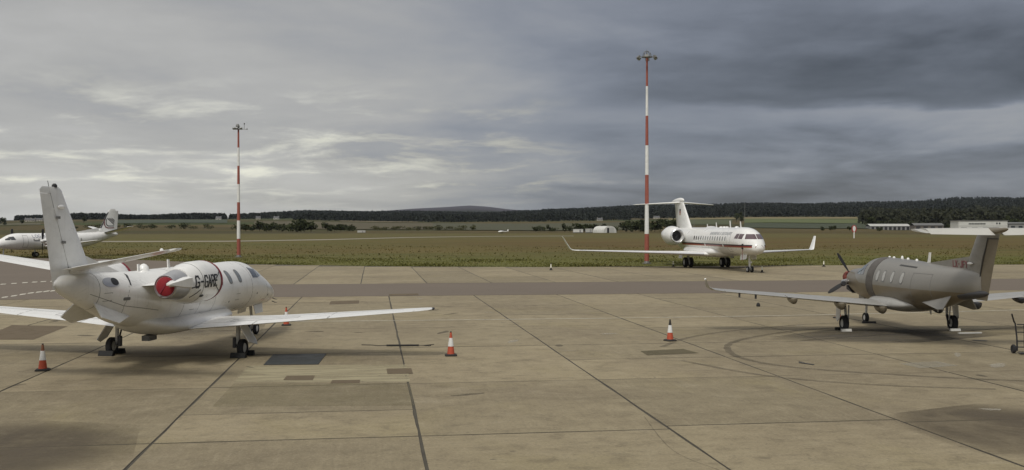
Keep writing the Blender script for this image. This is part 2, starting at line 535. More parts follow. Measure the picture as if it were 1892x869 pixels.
def m_concrete(T, p, pos):
    q = uvcoord(T, pos)
    rnd = T.new('ShaderNodeObjectInfo').outputs['Random']
    base = T.mix(rnd, (0.212, 0.185, 0.124), (0.282, 0.245, 0.165))
    big = T.noise(q, 0.11, 5, 0.6, 0.5)
    base = T.mix(T.smooth(big, 0.40, 0.66, 0, 0.55), base, (0.155, 0.132, 0.096))
    olive = T.noise(T.scale(q, 1, 1, 1, (31, 7, 0)), 0.23, 5, 0.6, 0.8)
    base = T.mix(T.smooth(olive, 0.50, 0.72, 0, 0.45), base, (0.235, 0.205, 0.115))
    pale = T.noise(T.scale(q, 0.9, 1.1, 1, (3, 17, 0)), 0.6, 6, 0.65, 0.5)
    base = T.mix(T.smooth(pale, 0.55, 0.80, 0, 0.5), base, (0.335, 0.305, 0.235))
    # brushed finish: streaks across and along the bays, different on each slab
    br = T.noise(T.scale(q, 7.0, 0.55, 1), 1.0, 4, 0.7)
    br2 = T.noise(T.scale(q, 0.7, 4.0, 1), 1.0, 4, 0.7)
    brm = T.mix(T.smooth(rnd, 0.35, 0.65), br, br2)
    base = T.mix(T.smooth(brm, 0.48, 0.78, 0, 0.35), base, (0.13, 0.112, 0.080))
    base = T.mix(T.smooth(brm, 0.50, 0.22, 0, 0.25), base, (0.36, 0.325, 0.245))
    mot = T.noise(T.scale(q, 1.0, 1.0, 1, (5, 9, 0)), 1.3, 7, 0.75, 0.3)
    base = T.mix(T.smooth(mot, 0.47, 0.70, 0, 0.62), base, (0.125, 0.106, 0.070))
    base = T.mix(T.smooth(mot, 0.48, 0.28, 0, 0.45), base, (0.335, 0.300, 0.215))
    grain = T.noise(pos, 16.0, 3, 0.8)
    base = T.mix(T.smooth(grain, 0.50, 0.72, 0, 0.55), base, (0.12, 0.104, 0.072))
    base = T.mix(T.smooth(grain, 0.48, 0.30, 0, 0.35), base, (0.37, 0.335, 0.25))
    fine = T.noise(pos, 5.0, 5, 0.75)
    base = T.mix(T.smooth(fine, 0.50, 0.80, 0, 0.55), base, (0.10, 0.088, 0.065))
    spot = T.noise(pos, 1.7, 3, 0.5, 1.5)
    base = T.mix(T.smooth(spot, 0.70, 0.78, 0, 0.55), base, (0.075, 0.066, 0.052))
    base = T.mix(1.0, base, (1.02, 0.970, 0.890), 'MULTIPLY')
    T.put(p.inputs['Base Color'], base)
    T.put(p.inputs['Roughness'], T.smooth(big, 0.3, 0.7, 0.72, 0.90))
    p.inputs['Specular IOR Level'].default_value = 0.35
    b = T.new('ShaderNodeBump'); b.inputs['Strength'].default_value = 0.5; b.inputs['Distance'].default_value = 0.01
    T.put(b.inputs['Height'], T.add(T.mul(fine, 0.6), brm)); T.l.new(b.outputs[0], p.inputs['Normal'])
def m_asphalt(T, p, pos):
    n1 = T.noise(uvcoord(T, pos), 0.16, 5, 0.6, 0.4); n2 = T.noise(pos, 6, 5, 0.7)
    c = T.mix(n1, (0.118, 0.094, 0.070), (0.155, 0.123, 0.092))
    c = T.mix(T.smooth(n2, 0.4, 0.8, 0, 0.5), c, (0.075, 0.060, 0.050))
    T.put(p.inputs['Base Color'], c); p.inputs['Roughness'].default_value = 0.9
def m_joint(T, p, pos):
    n1 = T.noise(pos, 1.5, 5, 0.6)
    T.put(p.inputs['Base Color'], T.mix(n1, (0.030, 0.026, 0.020), (0.085, 0.074, 0.050))); p.inputs['Roughness'].default_value = 0.9
CONC = surf_mat('apron_concrete', m_concrete)
ASPH = surf_mat('apron_asphalt', m_asphalt)
JOINT = surf_mat('joint_bitumen', m_joint)

def stain_mat(name, col, dens, nscale=1.2, lo=0.35, hi=0.75, stretch=(1, 1), soft=0.45, radial=False):
    """a ground mark of its own shape: colour with a broken, see-through edge"""
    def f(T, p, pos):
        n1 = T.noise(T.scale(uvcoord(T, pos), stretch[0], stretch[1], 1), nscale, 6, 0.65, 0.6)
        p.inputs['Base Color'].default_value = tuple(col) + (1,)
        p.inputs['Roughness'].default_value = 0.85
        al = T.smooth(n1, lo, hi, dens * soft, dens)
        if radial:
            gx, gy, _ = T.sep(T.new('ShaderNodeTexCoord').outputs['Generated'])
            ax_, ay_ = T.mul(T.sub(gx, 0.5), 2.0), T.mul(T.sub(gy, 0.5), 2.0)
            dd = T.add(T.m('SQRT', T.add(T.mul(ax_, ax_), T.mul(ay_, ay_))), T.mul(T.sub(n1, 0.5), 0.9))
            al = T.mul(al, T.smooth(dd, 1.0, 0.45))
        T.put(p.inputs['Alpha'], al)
    return surf_mat(name, f)
TYRE = stain_mat('tyre_mark_rubber', (0.045, 0.038, 0.030), 0.38, 1.6, 0.3, 0.7)
BROWNPATCH = stain_mat('brown_patch', (0.120, 0.088, 0.050), 0.9, 1.0, 0.2, 0.5)
OLIVEPATCH = stain_mat('olive_patch', (0.098, 0.080, 0.040), 0.9, 1.0, 0.2, 0.5)
YELLOWPATCH = stain_mat('worn_yellow_patch', (0.37, 0.325, 0.205), 0.8, 1.4, 0.3, 0.65, (0.4, 2.0))
DARKSTAIN = stain_mat('dark_stain', (0.085, 0.066, 0.042), 0.75, 0.35, 0.36, 0.62, soft=0.4, radial=True)
LINEPAINT = stain_mat('worn_white_line', (0.60, 0.57, 0.48), 0.85, 2.5, 0.25, 0.6)
PLATE = mat('steel_plate', (0.035, 0.040, 0.042), 0.6, metal=0.2, dirt=0.4, dscale=2, dcol=(0.07, 0.065, 0.05), bump=0.4, bscale=25)

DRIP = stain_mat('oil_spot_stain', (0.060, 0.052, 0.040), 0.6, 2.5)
SCUFF = stain_mat('pale_scuff', (0.42, 0.39, 0.32), 0.6, 2.5)
def sheet(name, pts, z, m, parent=None, kind=None):
    mb = MB(); mb.add([(p[0], p[1], z) for p in pts], [tuple(range(len(pts)))])
    o = mb.build(name, m, parent, smooth=0)
    for f in o.data.polygons:
        if f.normal.z < 0:
            f.flip()
    if kind: tag(o, kind=kind)
    return o

# grass edge (surveyed)
EDGE = [(-230, 190), (-150, 168), (-72, 140), (-54, 134), (-29.7, 115.2), (-16.9, 109.9), (-8.5, 108.2), (4.3, 107.2), (17, 109.0), (37, 112.5), (66, 115), (130, 122), (240, 135)]
def edge_y(x):
    for a, b in zip(EDGE[:-1], EDGE[1:]):
        if x <= b[0]:
            return a[1] + (b[1] - a[1]) * (x - a[0]) / (b[0] - a[0])
    return EDGE[-1][1]

# apron bed and slabs
bed = [(-230, -60), (240, -60)] + [(x, y) for x, y in reversed(EDGE)]
apron = sheet('apron', bed, -0.012, JOINT, kind='structure')
tag(apron, 'weathered beige concrete apron of long bays in the foreground')
def slab(u0, u1, v0, v1, parent, gv=0.016, gu=0.015):
    a0, a1, b0, b1 = u0 + gu, u1 - gu, v0 + gv, v1 - gv
    z = rng.uniform(-0.003, 0.003)
    c = 0.015
    cs = [(a0, b0), (a0, b1), (a1, b1), (a1, b0)]
    t = []; k = []
    for i in range(4):
        p_, q_ = cs[i], cs[(i + 1) % 4]
        for j in range(5):
            f = j / 5
            js = 0.0 if j == 0 else rng.uniform(-.012, .016)
            u_, v_ = p_[0] + (q_[0] - p_[0]) * f, p_[1] + (q_[1] - p_[1]) * f
            um, vm = (a0 + a1) / 2, (b0 + b1) / 2
            du, dv = (math.copysign(1, um - u_) if i % 2 == 0 or j == 0 else 0), (math.copysign(1, vm - v_) if i % 2 == 1 or j == 0 else 0)
            du, dv = (du, dv) if j == 0 else ((du, 0) if i % 2 == 0 else (0, dv))
            k.append(uv(u_ + du * js, v_ + dv * js, z - .009)); t.append(uv(u_ + du * (c + js), v_ + dv * (c + js), z))
    l = [(p[0], p[1], -0.05) for p in k]
    n_ = len(t)
    mb = MB().add(t + k + l, [tuple(range(n_))] + [(j, n_ + j, n_ + (j + 1) % n_, (j + 1) % n_) for j in range(n_)] + [(n_ + j, 2 * n_ + j, 2 * n_ + (j + 1) % n_, n_ + (j + 1) % n_) for j in range(n_)])
    o = mb.build('slab', CONC, parent, smooth=0)
    o.data.materials.append(JOINT)
    for f in o.data.polygons:
        f.material_index = 0 if len(f.vertices) > 4 else 1
    return o
V0, VW = 0.93, 5.25
for k in range(-9, 12):
    v0, v1 = V0 + VW * k, V0 + VW * (k + 1)
    js = {27.3 + rng.uniform(-.04, .04)}
    u = 27.3
    while u < 54: u += rng.choice((5.6, 6.9, 8.2)); js.add(u)
    u = 27.3
    while u > -8: u -= rng.choice((5.2, 6.6, 6.9)); js.add(u)
    if k == -1: js.add(23.4)
    if k >= 1: js.add(31.5)
    js = sorted(j for j in js if j < 59.5) + [62.2]
    js = [j for i, j in enumerate(js) if i == 0 or j - js[i - 1] > 2.2 or j == 62.2]
    for a, b in zip(js[:-1], js[1:]):
        if v1 < -24 and a > 44: continue
        slab(a, b, v0, v1, apron)
# asphalt: the dark band and the area it widens into on the left
asph_pts = [uv(62.3, -23.0), uv(62.3, 150), uv(75.9, 150), uv(75.9, -21)] + [(-31.5, 117.0), (-54, 133.8), (-72, 139.8), (-150, 167.8), (-228, 189)] + [uv(30, -190), uv(44.5, -62), uv(47.5, -40), uv(52, -28)]
asph = sheet('taxiway', asph_pts, 0.0, ASPH, kind='structure')
tag(asph, 'dark brownish asphalt taxiway band crossing behind the parked aircraft')
far = sheet('far_apron', [uv(75.9, -20.5), uv(75.9, 150), (190, 128)] + [(x, y - 0.2) for x, y in reversed(EDGE) if -31 < x < 140], -0.004, JOINT, kind='structure')
tag(far, 'pale concrete strip between the asphalt band and the grass')
for k in range(-3, 24):
    v0, v1 = -5.9 + 4.95 * k, -5.9 + 4.95 * (k + 1)
    def top(v):
        u = 100.0
        for _ in range(30):
            x, y, _z = uv(u, v)
            e = edge_y(x) - 0.6
            u += (e - y) * 0.9
        return u
    ut = min(top(v0), top(v1))
    if ut < 78: continue
    js = [76.0, 76 + (ut - 76) * rng.uniform(.30, .36), 76 + (ut - 76) * rng.uniform(.62, .7), ut]
    for a, b in zip(js[:-1], js[1:]): slab(a, b, v0, v1, far, 0.024, 0.03)

# patches, plates and marks on the concrete
def quad_px(name, pts, z, m, parent=apron, label=None):
    o = sheet(name, [gp(*p) for p in pts], z, m, parent)
    if label: o['label'] = label
    return o
quad_px('repair_patch', [(22, 601), (126, 603), (62, 628), (-40, 628)], 0.006, BROWNPATCH, label='brown rectangular patch beside the left aircraft')
quad_px('repair_patch', [(1183, 649), (1262, 645), (1292, 653), (1196, 657)], 0.006, OLIVEPATCH)
quad_px('repair_patch', [(714, 682), (760, 681), (763, 691), (716, 692)], 0.010, BROWNPATCH)
quad_px('repair_patch', [(530, 695), (582, 694.5), (578, 703), (523, 703)], 0.010, BROWNPATCH)
quad_px('repair_patch', [(614, 703), (666, 702.6), (664, 708.5), (610, 709)], 0.010, BROWNPATCH)
quad_px('repair_patch', [(611, 557), (664, 555.5), (663, 561), (608, 563)], 0.008, BROWNPATCH)
quad_px('repair_patch', [(719, 543.6), (772, 542.6), (774, 546), (719, 547)], 0.008, BROWNPATCH)
quad_px('repair_patch', [(1660, 672), (1730, 668), (1770, 676), (1700, 681)], 0.006, stain_mat('pale_patch', (0.34, 0.32, 0.26), 0.6))
quad_px('worn_patch', [(460, 676), (752, 674), (758, 706), (432, 707)], 0.006, YELLOWPATCH, label='worn yellowish strip of patched concrete')
quad_px('worn_patch', [(432, 709), (758, 708), (765, 750), (392, 752)], 0.006, stain_mat('olive_slab', (0.20, 0.172, 0.095), 0.34, 0.9))
quad_px('dark_patch', [(-120, 770), (260, 785), (240, 869), (120, 930), (-200, 930)], 0.006, DARKSTAIN)
quad_px('dark_patch', [(1600, 770), (1900, 735), (2200, 830), (1905, 870)], 0.006, DARKSTAIN)
quad_px('dark_patch', [(300, 585), (500, 583), (476, 625), (260, 632)], 0.005, stain_mat('soft_dark_patch', (0.10, 0.082, 0.055), 0.7, 0.8, radial=True))  # soft dark patch on the concrete below the left jet
quad_px('dark_patch', [(1380, 628), (1560, 606), (1840, 604), (1890, 617), (1700, 633), (1480, 640)], 0.005, stain_mat('oil_and_shade', (0.075, 0.064, 0.048), 0.8, 0.5, 0.36, 0.66, (0.4, 1.2), radial=True))  # oil marks and the shadow under the turboprop painted as one dark patch
pl = MB()
c4 = [gp(505, 656), gp(603, 654.5), gp(588, 674), gp(487, 675)]
pl.prism([(p.x, p.y, 0.012) for p in c4], 0.016, (0, 0, 1))
pl.build('cover_plate', PLATE, apron, smooth=0)['label'] = 'dark blue grey steel cover plate set in the concrete'

def ground_ribbon(name, pts, width, z, m, parent=apron, wpx=None):
    P = [Vector((p[0], p[1], z)) for p in pts]
    Q = []
    for i in range(len(P) - 1):         # Catmull-Rom
        p0, p1, p2, p3 = P[max(i - 1, 0)], P[i], P[i + 1], P[min(i + 2, len(P) - 1)]
        for k in range(8):
            t = k / 8
            Q.append(0.5 * ((2 * p1) + (p2 - p0) * t + (2 * p0 - 5 * p1 + 4 * p2 - p3) * t * t + (3 * p1 - p0 - 3 * p2 + p3) * t ** 3))
    Q.append(P[-1])
    vs = []; fs = []
    for i, p in enumerate(Q):
        d = (Q[min(i + 1, len(Q) - 1)] - Q[max(i - 1, 0)]).normalized()
        n = Vector((-d.y, d.x, 0)) * width / 2
        n *= 1 + 0.25 * math.sin(i * 1.7) * 0.5
        vs += [p - n, p + n]
    for i in range(len(Q) - 1): fs.append((2 * i, 2 * i + 1, 2 * i + 3, 2 * i + 2))
    o = MB().add(vs, fs).build(name, m, parent, smooth=0)
    for f in o.data.polygons:
        if f.normal.z < 0: f.flip()
    return o
ground_ribbon('tyre_mark', [gp(1222, 642), gp(1262, 627), gp(1320, 616), gp(1400, 607), gp(1490, 600), gp(1560, 597)], 0.20, 0.012, TYRE)
ground_ribbon('tyre_mark', [gp(1900, 705), gp(1760, 699), gp(1560, 687), gp(1440, 676), gp(1370, 662), gp(1345, 647), gp(1352, 634), gp(1400, 622), gp(1470, 612), gp(1560, 605)], 0.24, 0.013, TYRE)
ground_ribbon('tyre_mark', [gp(1840, 720), gp(1640, 713), gp(1480, 702), gp(1370, 688), gp(1260, 667)], 0.18, 0.014, TYRE)
ground_ribbon('tyre_mark', [gp(1900, 604), gp(1800, 611), gp(1700, 615), gp(1590, 622), gp(1480, 630)], 0.2, 0.015, TYRE)
ground_ribbon('crack', [gp(1330, 870), gp(1242, 832), gp(1190, 770)], 0.02, 0.009, TYRE)
ground_ribbon('white_line', [gp(-60, 580), gp(60, 584), gp(140, 588.5), gp(330, 595.5), gp(572, 594.5), gp(880, 591.5), gp(1210, 587.5), gp(1534, 582), gp(1900, 573)], 0.13, 0.016, LINEPAINT)
for a in ((9, 549.5), (26, 547), (42, 544.2), (57, 541.8), (72, 540), (86, 538.6), (99, 537.6)):
    quad_px('line_dash', [(a[0] - 7, a[1] + 1.6), (a[0] + 4, a[1] + 0.2), (a[0] + 7, a[1] - 1.8), (a[0] - 4, a[1] - 0.6)], 0.004, LINEPAINT, asph)
for a in ((6, 525.4), (26, 524), (46, 522.6), (64, 521.5), (80, 520.6), (98, 520)):
    quad_px('line_dash', [(a[0] - 6, a[1] + 1.0), (a[0] + 4, a[1] + 0.4), (a[0] + 6, a[1] - 1.0), (a[0] - 4, a[1] - 0.6)], 0.004, LINEPAINT, asph)
for x in (1475, 1842):
    quad_px('drain_slot', [(x, 671), (x + 28, 675), (x + 30, 674), (x + 2, 670)] if x < 1800 else [(1797, 629.6), (1824, 631), (1824, 629.8), (1797, 628.6)], 0.012, BLACK)

for k_ in range(46):
    u_, v_ = rng.uniform(13, 60), rng.uniform(-16, 26)
    L_ = rng.uniform(.15, .7); a_ = rng.uniform(0, 3.14); w_ = L_ * rng.uniform(.12, .5)
    c_ = Vector(uv(u_, v_)); e1 = Vector((math.cos(a_), math.sin(a_), 0)); e2 = Vector((-e1.y, e1.x, 0))
    pts_ = [c_ + e1 * (L_ * math.cos(t_) * rng.uniform(.6, 1.1)) + e2 * (w_ * math.sin(t_) * rng.uniform(.6, 1.1)) for t_ in [i_ * math.pi / 5 for i_ in range(10)]]
    sheet('oil_spot' if k_ % 3 else 'scuff', pts_, 0.0075, DRIP if k_ % 3 else SCUFF, apron)

# ------------------------------------------------------------------ terrain
def lin(tab, p): return float(np.interp(p, [t[0] for t in tab], [t[1] for t in tab]))
Y1 = [(-600, 420), (400, 421), (1000, 422), (1200, 421), (1400, 419), (1590, 420), (1650, 424), (2400, 424)]
Y2 = [(-600, 408), (0, 409), (60, 405.5), (400, 405), (560, 405), (640, 407), (770, 409), (1000, 408), (1200, 405), (1400, 402), (1590, 402), (1700, 401), (1892, 398), (2400, 396)]
Y3 = [(-600, 409), (400, 406), (450, 402), (500, 398), (560, 395), (700, 395), (780, 396), (900, 397), (1000, 394), (1060, 390), (1150, 386.5), (1260, 383.5), (1400, 381.5), (1590, 380), (1650, 378), (1700, 375), (1760, 371), (1892, 370), (2400, 372)]
Y4 = [(-600, 412), (300, 411), (500, 401), (560, 395), (640, 391.5), (700, 390.5), (760, 386), (820, 383), (868, 380), (900, 382), (940, 387), (1000, 391), (1060, 396), (1300, 400), (2400, 398)]
def terrain(x, y):
    r = math.hypot(x, y)
    if r < 520: return -0.03
    p = 946 + FPX * x / y if y > 0.35 * abs(x) else (2400 if x > 0 else -600)
    p = max(-600, min(2400, p))
    rs = [520, 1100, 2300, 4200, 9500, 16000]
    rr = max(y, 0.8 * r)
    zs = [-0.03] + [CAM_H + (420 - lin(t, p)) * q / FPX for t, q in ((Y1, 1100), (Y2, 2300), (Y3, 4200), (Y4, 9500))] + [0.0]
    # behind each crest the land falls away before the next rise
    return float(np.interp(r if y <= 0 else max(520, y), rs, zs))
def terrain_px(p, r):
    x = (p - 946) / FPX * r
    return Vector((x, r, terrain(x, r)))

rings = [0.0, 60, 100, 115, 130, 150, 180, 220, 280, 350, 430, 520, 600, 700, 820, 950, 1100, 1300, 1550, 1850, 2100, 2300, 2600, 3000, 3500, 3900, 4200, 4500, 5200, 6500, 8000, 9000, 9500, 10200, 12000, 16000, 40000]
angs = [R(a) for a in np.concatenate([np.arange(-180, -36, 6.0), np.arange(-36, 36, 0.4), np.arange(36, 180, 6.0)])]
vs = [(0, 0, -0.03)]; fs = []
for r in rings[1:]:
    for a in angs:
        x, y = r * math.sin(a), r * math.cos(a)
        vs.append((x, y, terrain(x, y) if r < 20000 else -5.0))
n = len(angs)
for j in range(n): fs.append((0, 1 + (j + 1) % n, 1 + j))
for i in range(len(rings) - 2):
    for j in range(n):
        k = (j + 1) % n
        fs.append((1 + i * n + j, 1 + i * n + k, 1 + (i + 1) * n + k, 1 + (i + 1) * n + j))
def m_ground(T, p, pos):
    q = uvcoord(T, pos)
    x, y, z = T.sep(q)
    r = T.m('SQRT', T.add(T.mul(T.sep(pos)[0], T.sep(pos)[0]), T.mul(T.sep(pos)[1], T.sep(pos)[1])))
    n0 = T.noise(T.scale(q, 0.25, 1, 1), 0.05, 6, 0.65, 0.5)
    n1 = T.noise(T.scale(q, 0.5, 1.3, 1), 0.35, 6, 0.7)
    n2 = T.noise(T.scale(q, 0.12, 1, 1, (8, 3, 0)), 0.03, 5, 0.6, 1.0)
    n3 = T.noise(T.scale(q, 0.045, 0.30, 1, (2, 5, 0)), 1.0, 6, 0.68, 0.3)
    n4 = T.noise(T.scale(q, 0.10, 0.22, 1, (12, 45, 0)), 1.0, 5, 0.7, 0.5)
    yy = T.add(y, T.mul(T.sub(n0, 0.5), 70.0))
    green = T.mix(n1, (0.076, 0.082, 0.020), (0.150, 0.140, 0.042))
    brown = T.mix(T.smooth(n2, 0.38, 0.62), (0.118, 0.092, 0.031), (0.100, 0.094, 0.028))
    brown = T.mix(T.smooth(n1, 0.45, 0.75, 0, 0.5), brown, (0.112, 0.082, 0.034))
    brown = T.mix(T.smooth(n1, 0.45, 0.20, 0, 0.55), brown, (0.062, 0.060, 0.020))
    c = T.mix(T.smooth(yy, 128, 152), green, brown)
    c = T.mix(T.mul(T.mul(T.smooth(yy, 160, 215), T.smooth(n2, 0.44, 0.64, 0.15, 0.8)), T.smooth(T.sep(pos)[0], -70.0, 30.0)), c, (0.108, 0.060, 0.026))
    c = T.mix(T.smooth(yy, 330, 420), c, T.mix(n1, (0.090, 0.080, 0.028), (0.118, 0.098, 0.038)))
    c = T.mix(T.smooth(n3, 0.46, 0.72, 0, 0.75), c, (0.038, 0.040, 0.011))
    c = T.mix(T.smooth(n4, 0.52, 0.78, 0, 0.7), c, (0.185, 0.150, 0.068))
    c = T.mix(T.smooth(n4, 0.46, 0.25, 0, 0.5), c, (0.070, 0.078, 0.020))
    # farmland beyond: fields
    vor = T.new('ShaderNodeTexVoronoi'); T.put(vor.inputs['Vector'], T.scale(q, 0.55, 1.0, 1)); vor.inputs['Scale'].default_value = 0.0042
    cr = T.new('ShaderNodeValToRGB'); cr.color_ramp.interpolation = 'CONSTANT'
    els = cr.color_ramp.elements
    for i, (t, col) in enumerate(((0, (0.056, 0.052, 0.019)), (0.25, (0.078, 0.060, 0.024)), (0.45, (0.045, 0.056, 0.017)), (0.62, (0.090, 0.070, 0.029)), (0.8, (0.060, 0.050, 0.023)))):
        e = els[i] if i < 2 else els.new(t)
        e.position = t; e.color = col + (1,)
    T.put(cr.inputs[0], T.sep(vor.outputs['Color'])[0])
    fld = T.mix(T.smooth(T.noise(q, 0.02, 5, 0.6), 0.4, 0.7, 0, 0.4), cr.outputs[0], (0.045, 0.045, 0.022))
    c = T.mix(T.smooth(r, 560, 660), c, fld)
    wood = T.mix(T.noise(q, 0.01, 6, 0.7), (0.011, 0.014, 0.010), (0.024, 0.027, 0.018))
    c = T.mix(T.smooth(r, 2350, 2650), c, wood)
    heath = T.mix(T.noise(q, 0.0016, 5, 0.6), (0.040, 0.036, 0.048), (0.058, 0.054, 0.064))
    c = T.mix(T.smooth(r, 5000, 7000), c, heath)
    T.put(p.inputs['Base Color'], c)
    p.inputs['Roughness'].default_value = 0.95
    p.inputs['Specular IOR Level'].default_value = 0.15
    b = T.new('ShaderNodeBump'); b.inputs['Strength'].default_value = 0.9; b.inputs['Distance'].default_value = 0.25
    T.put(b.inputs['Height'], T.add(n1, n0)); T.l.new(b.outputs[0], p.inputs['Normal'])
GROUND = surf_mat('ground_grass', m_ground)
ground = MB().add(vs, fs).build('ground', GROUND, smooth=60)
for f in ground.data.polygons:
    if f.normal.z < 0: f.flip()
tag(ground, 'rough grassland and farmland rising to wooded hills', kind='structure')

# far taxiway across the airfield grass
PALE = surf_mat('far_taxiway_surface', lambda T, p, pos: (T.put(p.inputs['Base Color'], T.mix(T.noise(pos, 0.05, 4), (0.17, 0.15, 0.105), (0.25, 0.22, 0.155)))))
a_ = [gp(-300, 445.6), gp(150, 445.6), gp(420, 445.2), (gp(600, 442.4)), gp(760, 438.4), gp(900, 436.6), gp(1060, 435.9)]
b_ = [gp(-300, 447.6), gp(150, 447.4), gp(420, 446.8), (gp(600, 443.8)), gp(760, 439.4), gp(900, 437.3), gp(1060, 436.5)]
mb = MB(); mb.add([(p.x, p.y, 0.0) for p in a_ + b_], [(i, i + 1, len(a_) + i + 1, len(a_) + i) for i in range(len(a_) - 1)])
o = mb.build('runway', PALE, smooth=0)
for f in o.data.polygons:
    if f.normal.z < 0: f.flip()
tag(o, 'pale strip of runway far across the grass', kind='structure')

# single fields on the rising land
def field(p0, p1, r0, r1, col, label, wob=0.04):
    nu, nv = 28, 6; vs = []; fs = []
    for i in range(nu + 1):
        for j in range(nv + 1):
            t = i / nu
            r = r0 + (r1 - r0) * j / nv + (wob * (r1 - r0) * math.sin(t * 5 + r0))
            q = terrain_px(p0 + (p1 - p0) * t, r)
            vs.append((q.x, q.y, q.z + 0.35 + r * 0.0002))
    for i in range(nu):
        for j in range(nv):
            fs.append((i * (nv + 1) + j, (i + 1) * (nv + 1) + j, (i + 1) * (nv + 1) + j + 1, i * (nv + 1) + j + 1))
    m = surf_mat('field_soil', lambda T, p, pos: (T.put(p.inputs['Base Color'], T.mix(T.smooth(T.noise(T.scale(pos, 0.4, 1, 1), 0.03, 5, 0.65), 0.35, 0.7, 0, 0.7), col, tuple(c * 0.72 for c in col))), setattr(p.inputs['Roughness'], 'default_value', 0.95)))
    o = MB().add(vs, fs).build('field', m, smooth=60)
    for f in o.data.polygons:
        if f.normal.z < 0: f.flip()
    return tag(o, label, kind='structure')
field(1375, 1604, 900, 1340, (0.034, 0.044, 0.016), 'dark green field below the wood on the right')
field(1375, 1602, 1370, 1900, (0.082, 0.100, 0.024), 'bright green field below the wood on the right')
field(1235, 1600, 1950, 2235, (0.19, 0.160, 0.070), 'ochre field strip along the wood edge on the right')
field(1230, 1352, 1250, 1880, (0.058, 0.070, 0.022), 'green field behind the tail of the large jet')
field(628, 772, 1880, 2000, (0.21, 0.165, 0.095), 'pale ochre stubble field strip in the centre distance')
field(1166, 1250, 2180, 2290, (0.16, 0.130, 0.070), 'ochre field strip left of the right mast')
field(210, 420, 1500, 2050, (0.036, 0.050, 0.026), 'blue green field below the left wood')
field(800, 1180, 800, 1600, (0.050, 0.050, 0.018), 'olive pasture in the centre distance')
field(470, 800, 900, 1700, (0.070, 0.057, 0.023), 'brownish pasture in the centre distance')
field(-60, 75, 1300, 1500, (0.085, 0.078, 0.038), 'pale pasture at the far left')

# ------------------------------------------------------------------ foliage
def leafmat(name, a, b, sc=0.35):
    def f(T, p, pos):
        n1 = T.noise(pos, sc, 4, 0.7)
        T.put(p.inputs['Base Color'], T.mix(n1, a, b)); p.inputs['Roughness'].default_value = 0.85
        p.inputs['Specular IOR Level'].default_value = 0.2
    return surf_mat(name, f)
WOODDARK = leafmat('conifer_foliage', (0.011, 0.015, 0.011), (0.026, 0.030, 0.021), 0.02)
WOODMIX = leafmat('mixed_foliage', (0.013, 0.018, 0.010), (0.048, 0.048, 0.024), 0.03)
LEAF = leafmat('hedge_foliage', (0.018, 0.026, 0.010), (0.048, 0.054, 0.020))
LEAFOL = leafmat('olive_foliage', (0.040, 0.045, 0.016), (0.085, 0.080, 0.032))
BARK = mat('bark', (0.075, 0.055, 0.038), 0.9)

def quads(centres, sizes, seed=0):
    """random leaf-clump quads as numpy arrays"""
    g = np.random.default_rng(seed)
    n = len(centres)
    a = g.normal(size=(n, 3)); a /= np.linalg.norm(a, axis=1)[:, None]
    b = g.normal(size=(n, 3)); b -= a * np.sum(a * b, 1)[:, None]; b /= np.linalg.norm(b, axis=1)[:, None]
    a *= sizes[:, None]; b *= (sizes * g.uniform(.5, .9, n))[:, None]
    v = np.stack([centres - a - b * .4, centres - a * .2 - b, centres + a + b * .3, centres + a * .1 + b], 1).reshape(-1, 3)
    return v
def quad_mesh(name, v, m, parent=None):
    n = len(v) // 4
    me = bpy.data.meshes.new(name)
    me.vertices.add(4 * n); me.vertices.foreach_set('co', v.astype(np.float32).ravel())
    me.loops.add(4 * n); me.loops.foreach_set('vertex_index', np.arange(4 * n, dtype=np.int32))
    me.polygons.add(n); me.polygons.foreach_set('loop_start', np.arange(0, 4 * n, 4, dtype=np.int32))
    me.update(calc_edges=True)
    me.materials.append(m)
    o = bpy.data.objects.new(name, me); COL.objects.link(o)
    if parent: o.parent = parent
    return o
def crown_points(n, rx, rz, zc_, seed, lobes=7, conic=0.0):
    g = np.random.default_rng(seed)
    lc = g.normal(size=(lobes, 3)); lc /= np.linalg.norm(lc, axis=1)[:, None]
    lc *= g.uniform(.25, .7, (lobes, 1))
    d = g.normal(size=(n, 3)); d /= np.linalg.norm(d, axis=1)[:, None]
    d *= (g.uniform(0.55, 1.0, n) ** .6)[:, None] * g.uniform(.32, .55, lobes)[g.integers(0, lobes, n)][:, None]
    p = lc[g.integers(0, lobes, n)] + d
    if conic: p[:, :2] *= (1 - conic * np.clip((p[:, 2] + 1) / 2, 0, 1))[:, None]
    return p * np.array([rx, rx, rz]) + np.array([0, 0, zc_])

def woods(name, spots, heights, m, label, per=16, widthf=0.42, seed=1):
    """far wood that reads as one mass"""
    g = np.random.default_rng(seed)
    n = len(spots)
    base = np.repeat(spots, per, 0); h = np.repeat(heights, per)
    t = g.uniform(0.12, 1.0, n * per)
    wdt = h * widthf * np.sqrt(np.clip(1.02 - t, 0.02, 1)) * g.uniform(.3, 1.0, n * per)
    an = g.uniform(0, 2 * np.pi, n * per)
    c = base + np.stack([np.cos(an) * wdt, np.sin(an) * wdt, t * h], 1)
    o = quad_mesh(name, quads(c, h * g.uniform(.13, .24, n * per), seed + 5), m)
    return tag(o, label, 'woodland', kind='stuff')
def wood_spots(n, p0, p1, r0, r1, h0, h1, seed, keep=None):
    g = np.random.default_rng(seed); out = []; hs = []
    while len(out) < n:
        p, r = g.uniform(p0, p1), math.sqrt(g.uniform(r0 * r0, r1 * r1))
        if keep and not keep(p, r): continue
        q = terrain_px(p, r); out.append((q.x, q.y, q.z - 0.5)); hs.append(g.uniform(h0, h1) * (1 + 0.15 * math.sin(p * 0.03 + r * .004)))
    return np.array(out), np.array(hs)
woods('wood', *wood_spots(2400, 28, 418, 2250, 2480, 8, 13, 3), WOODDARK, 'dark conifer wood along the left horizon', seed=2)
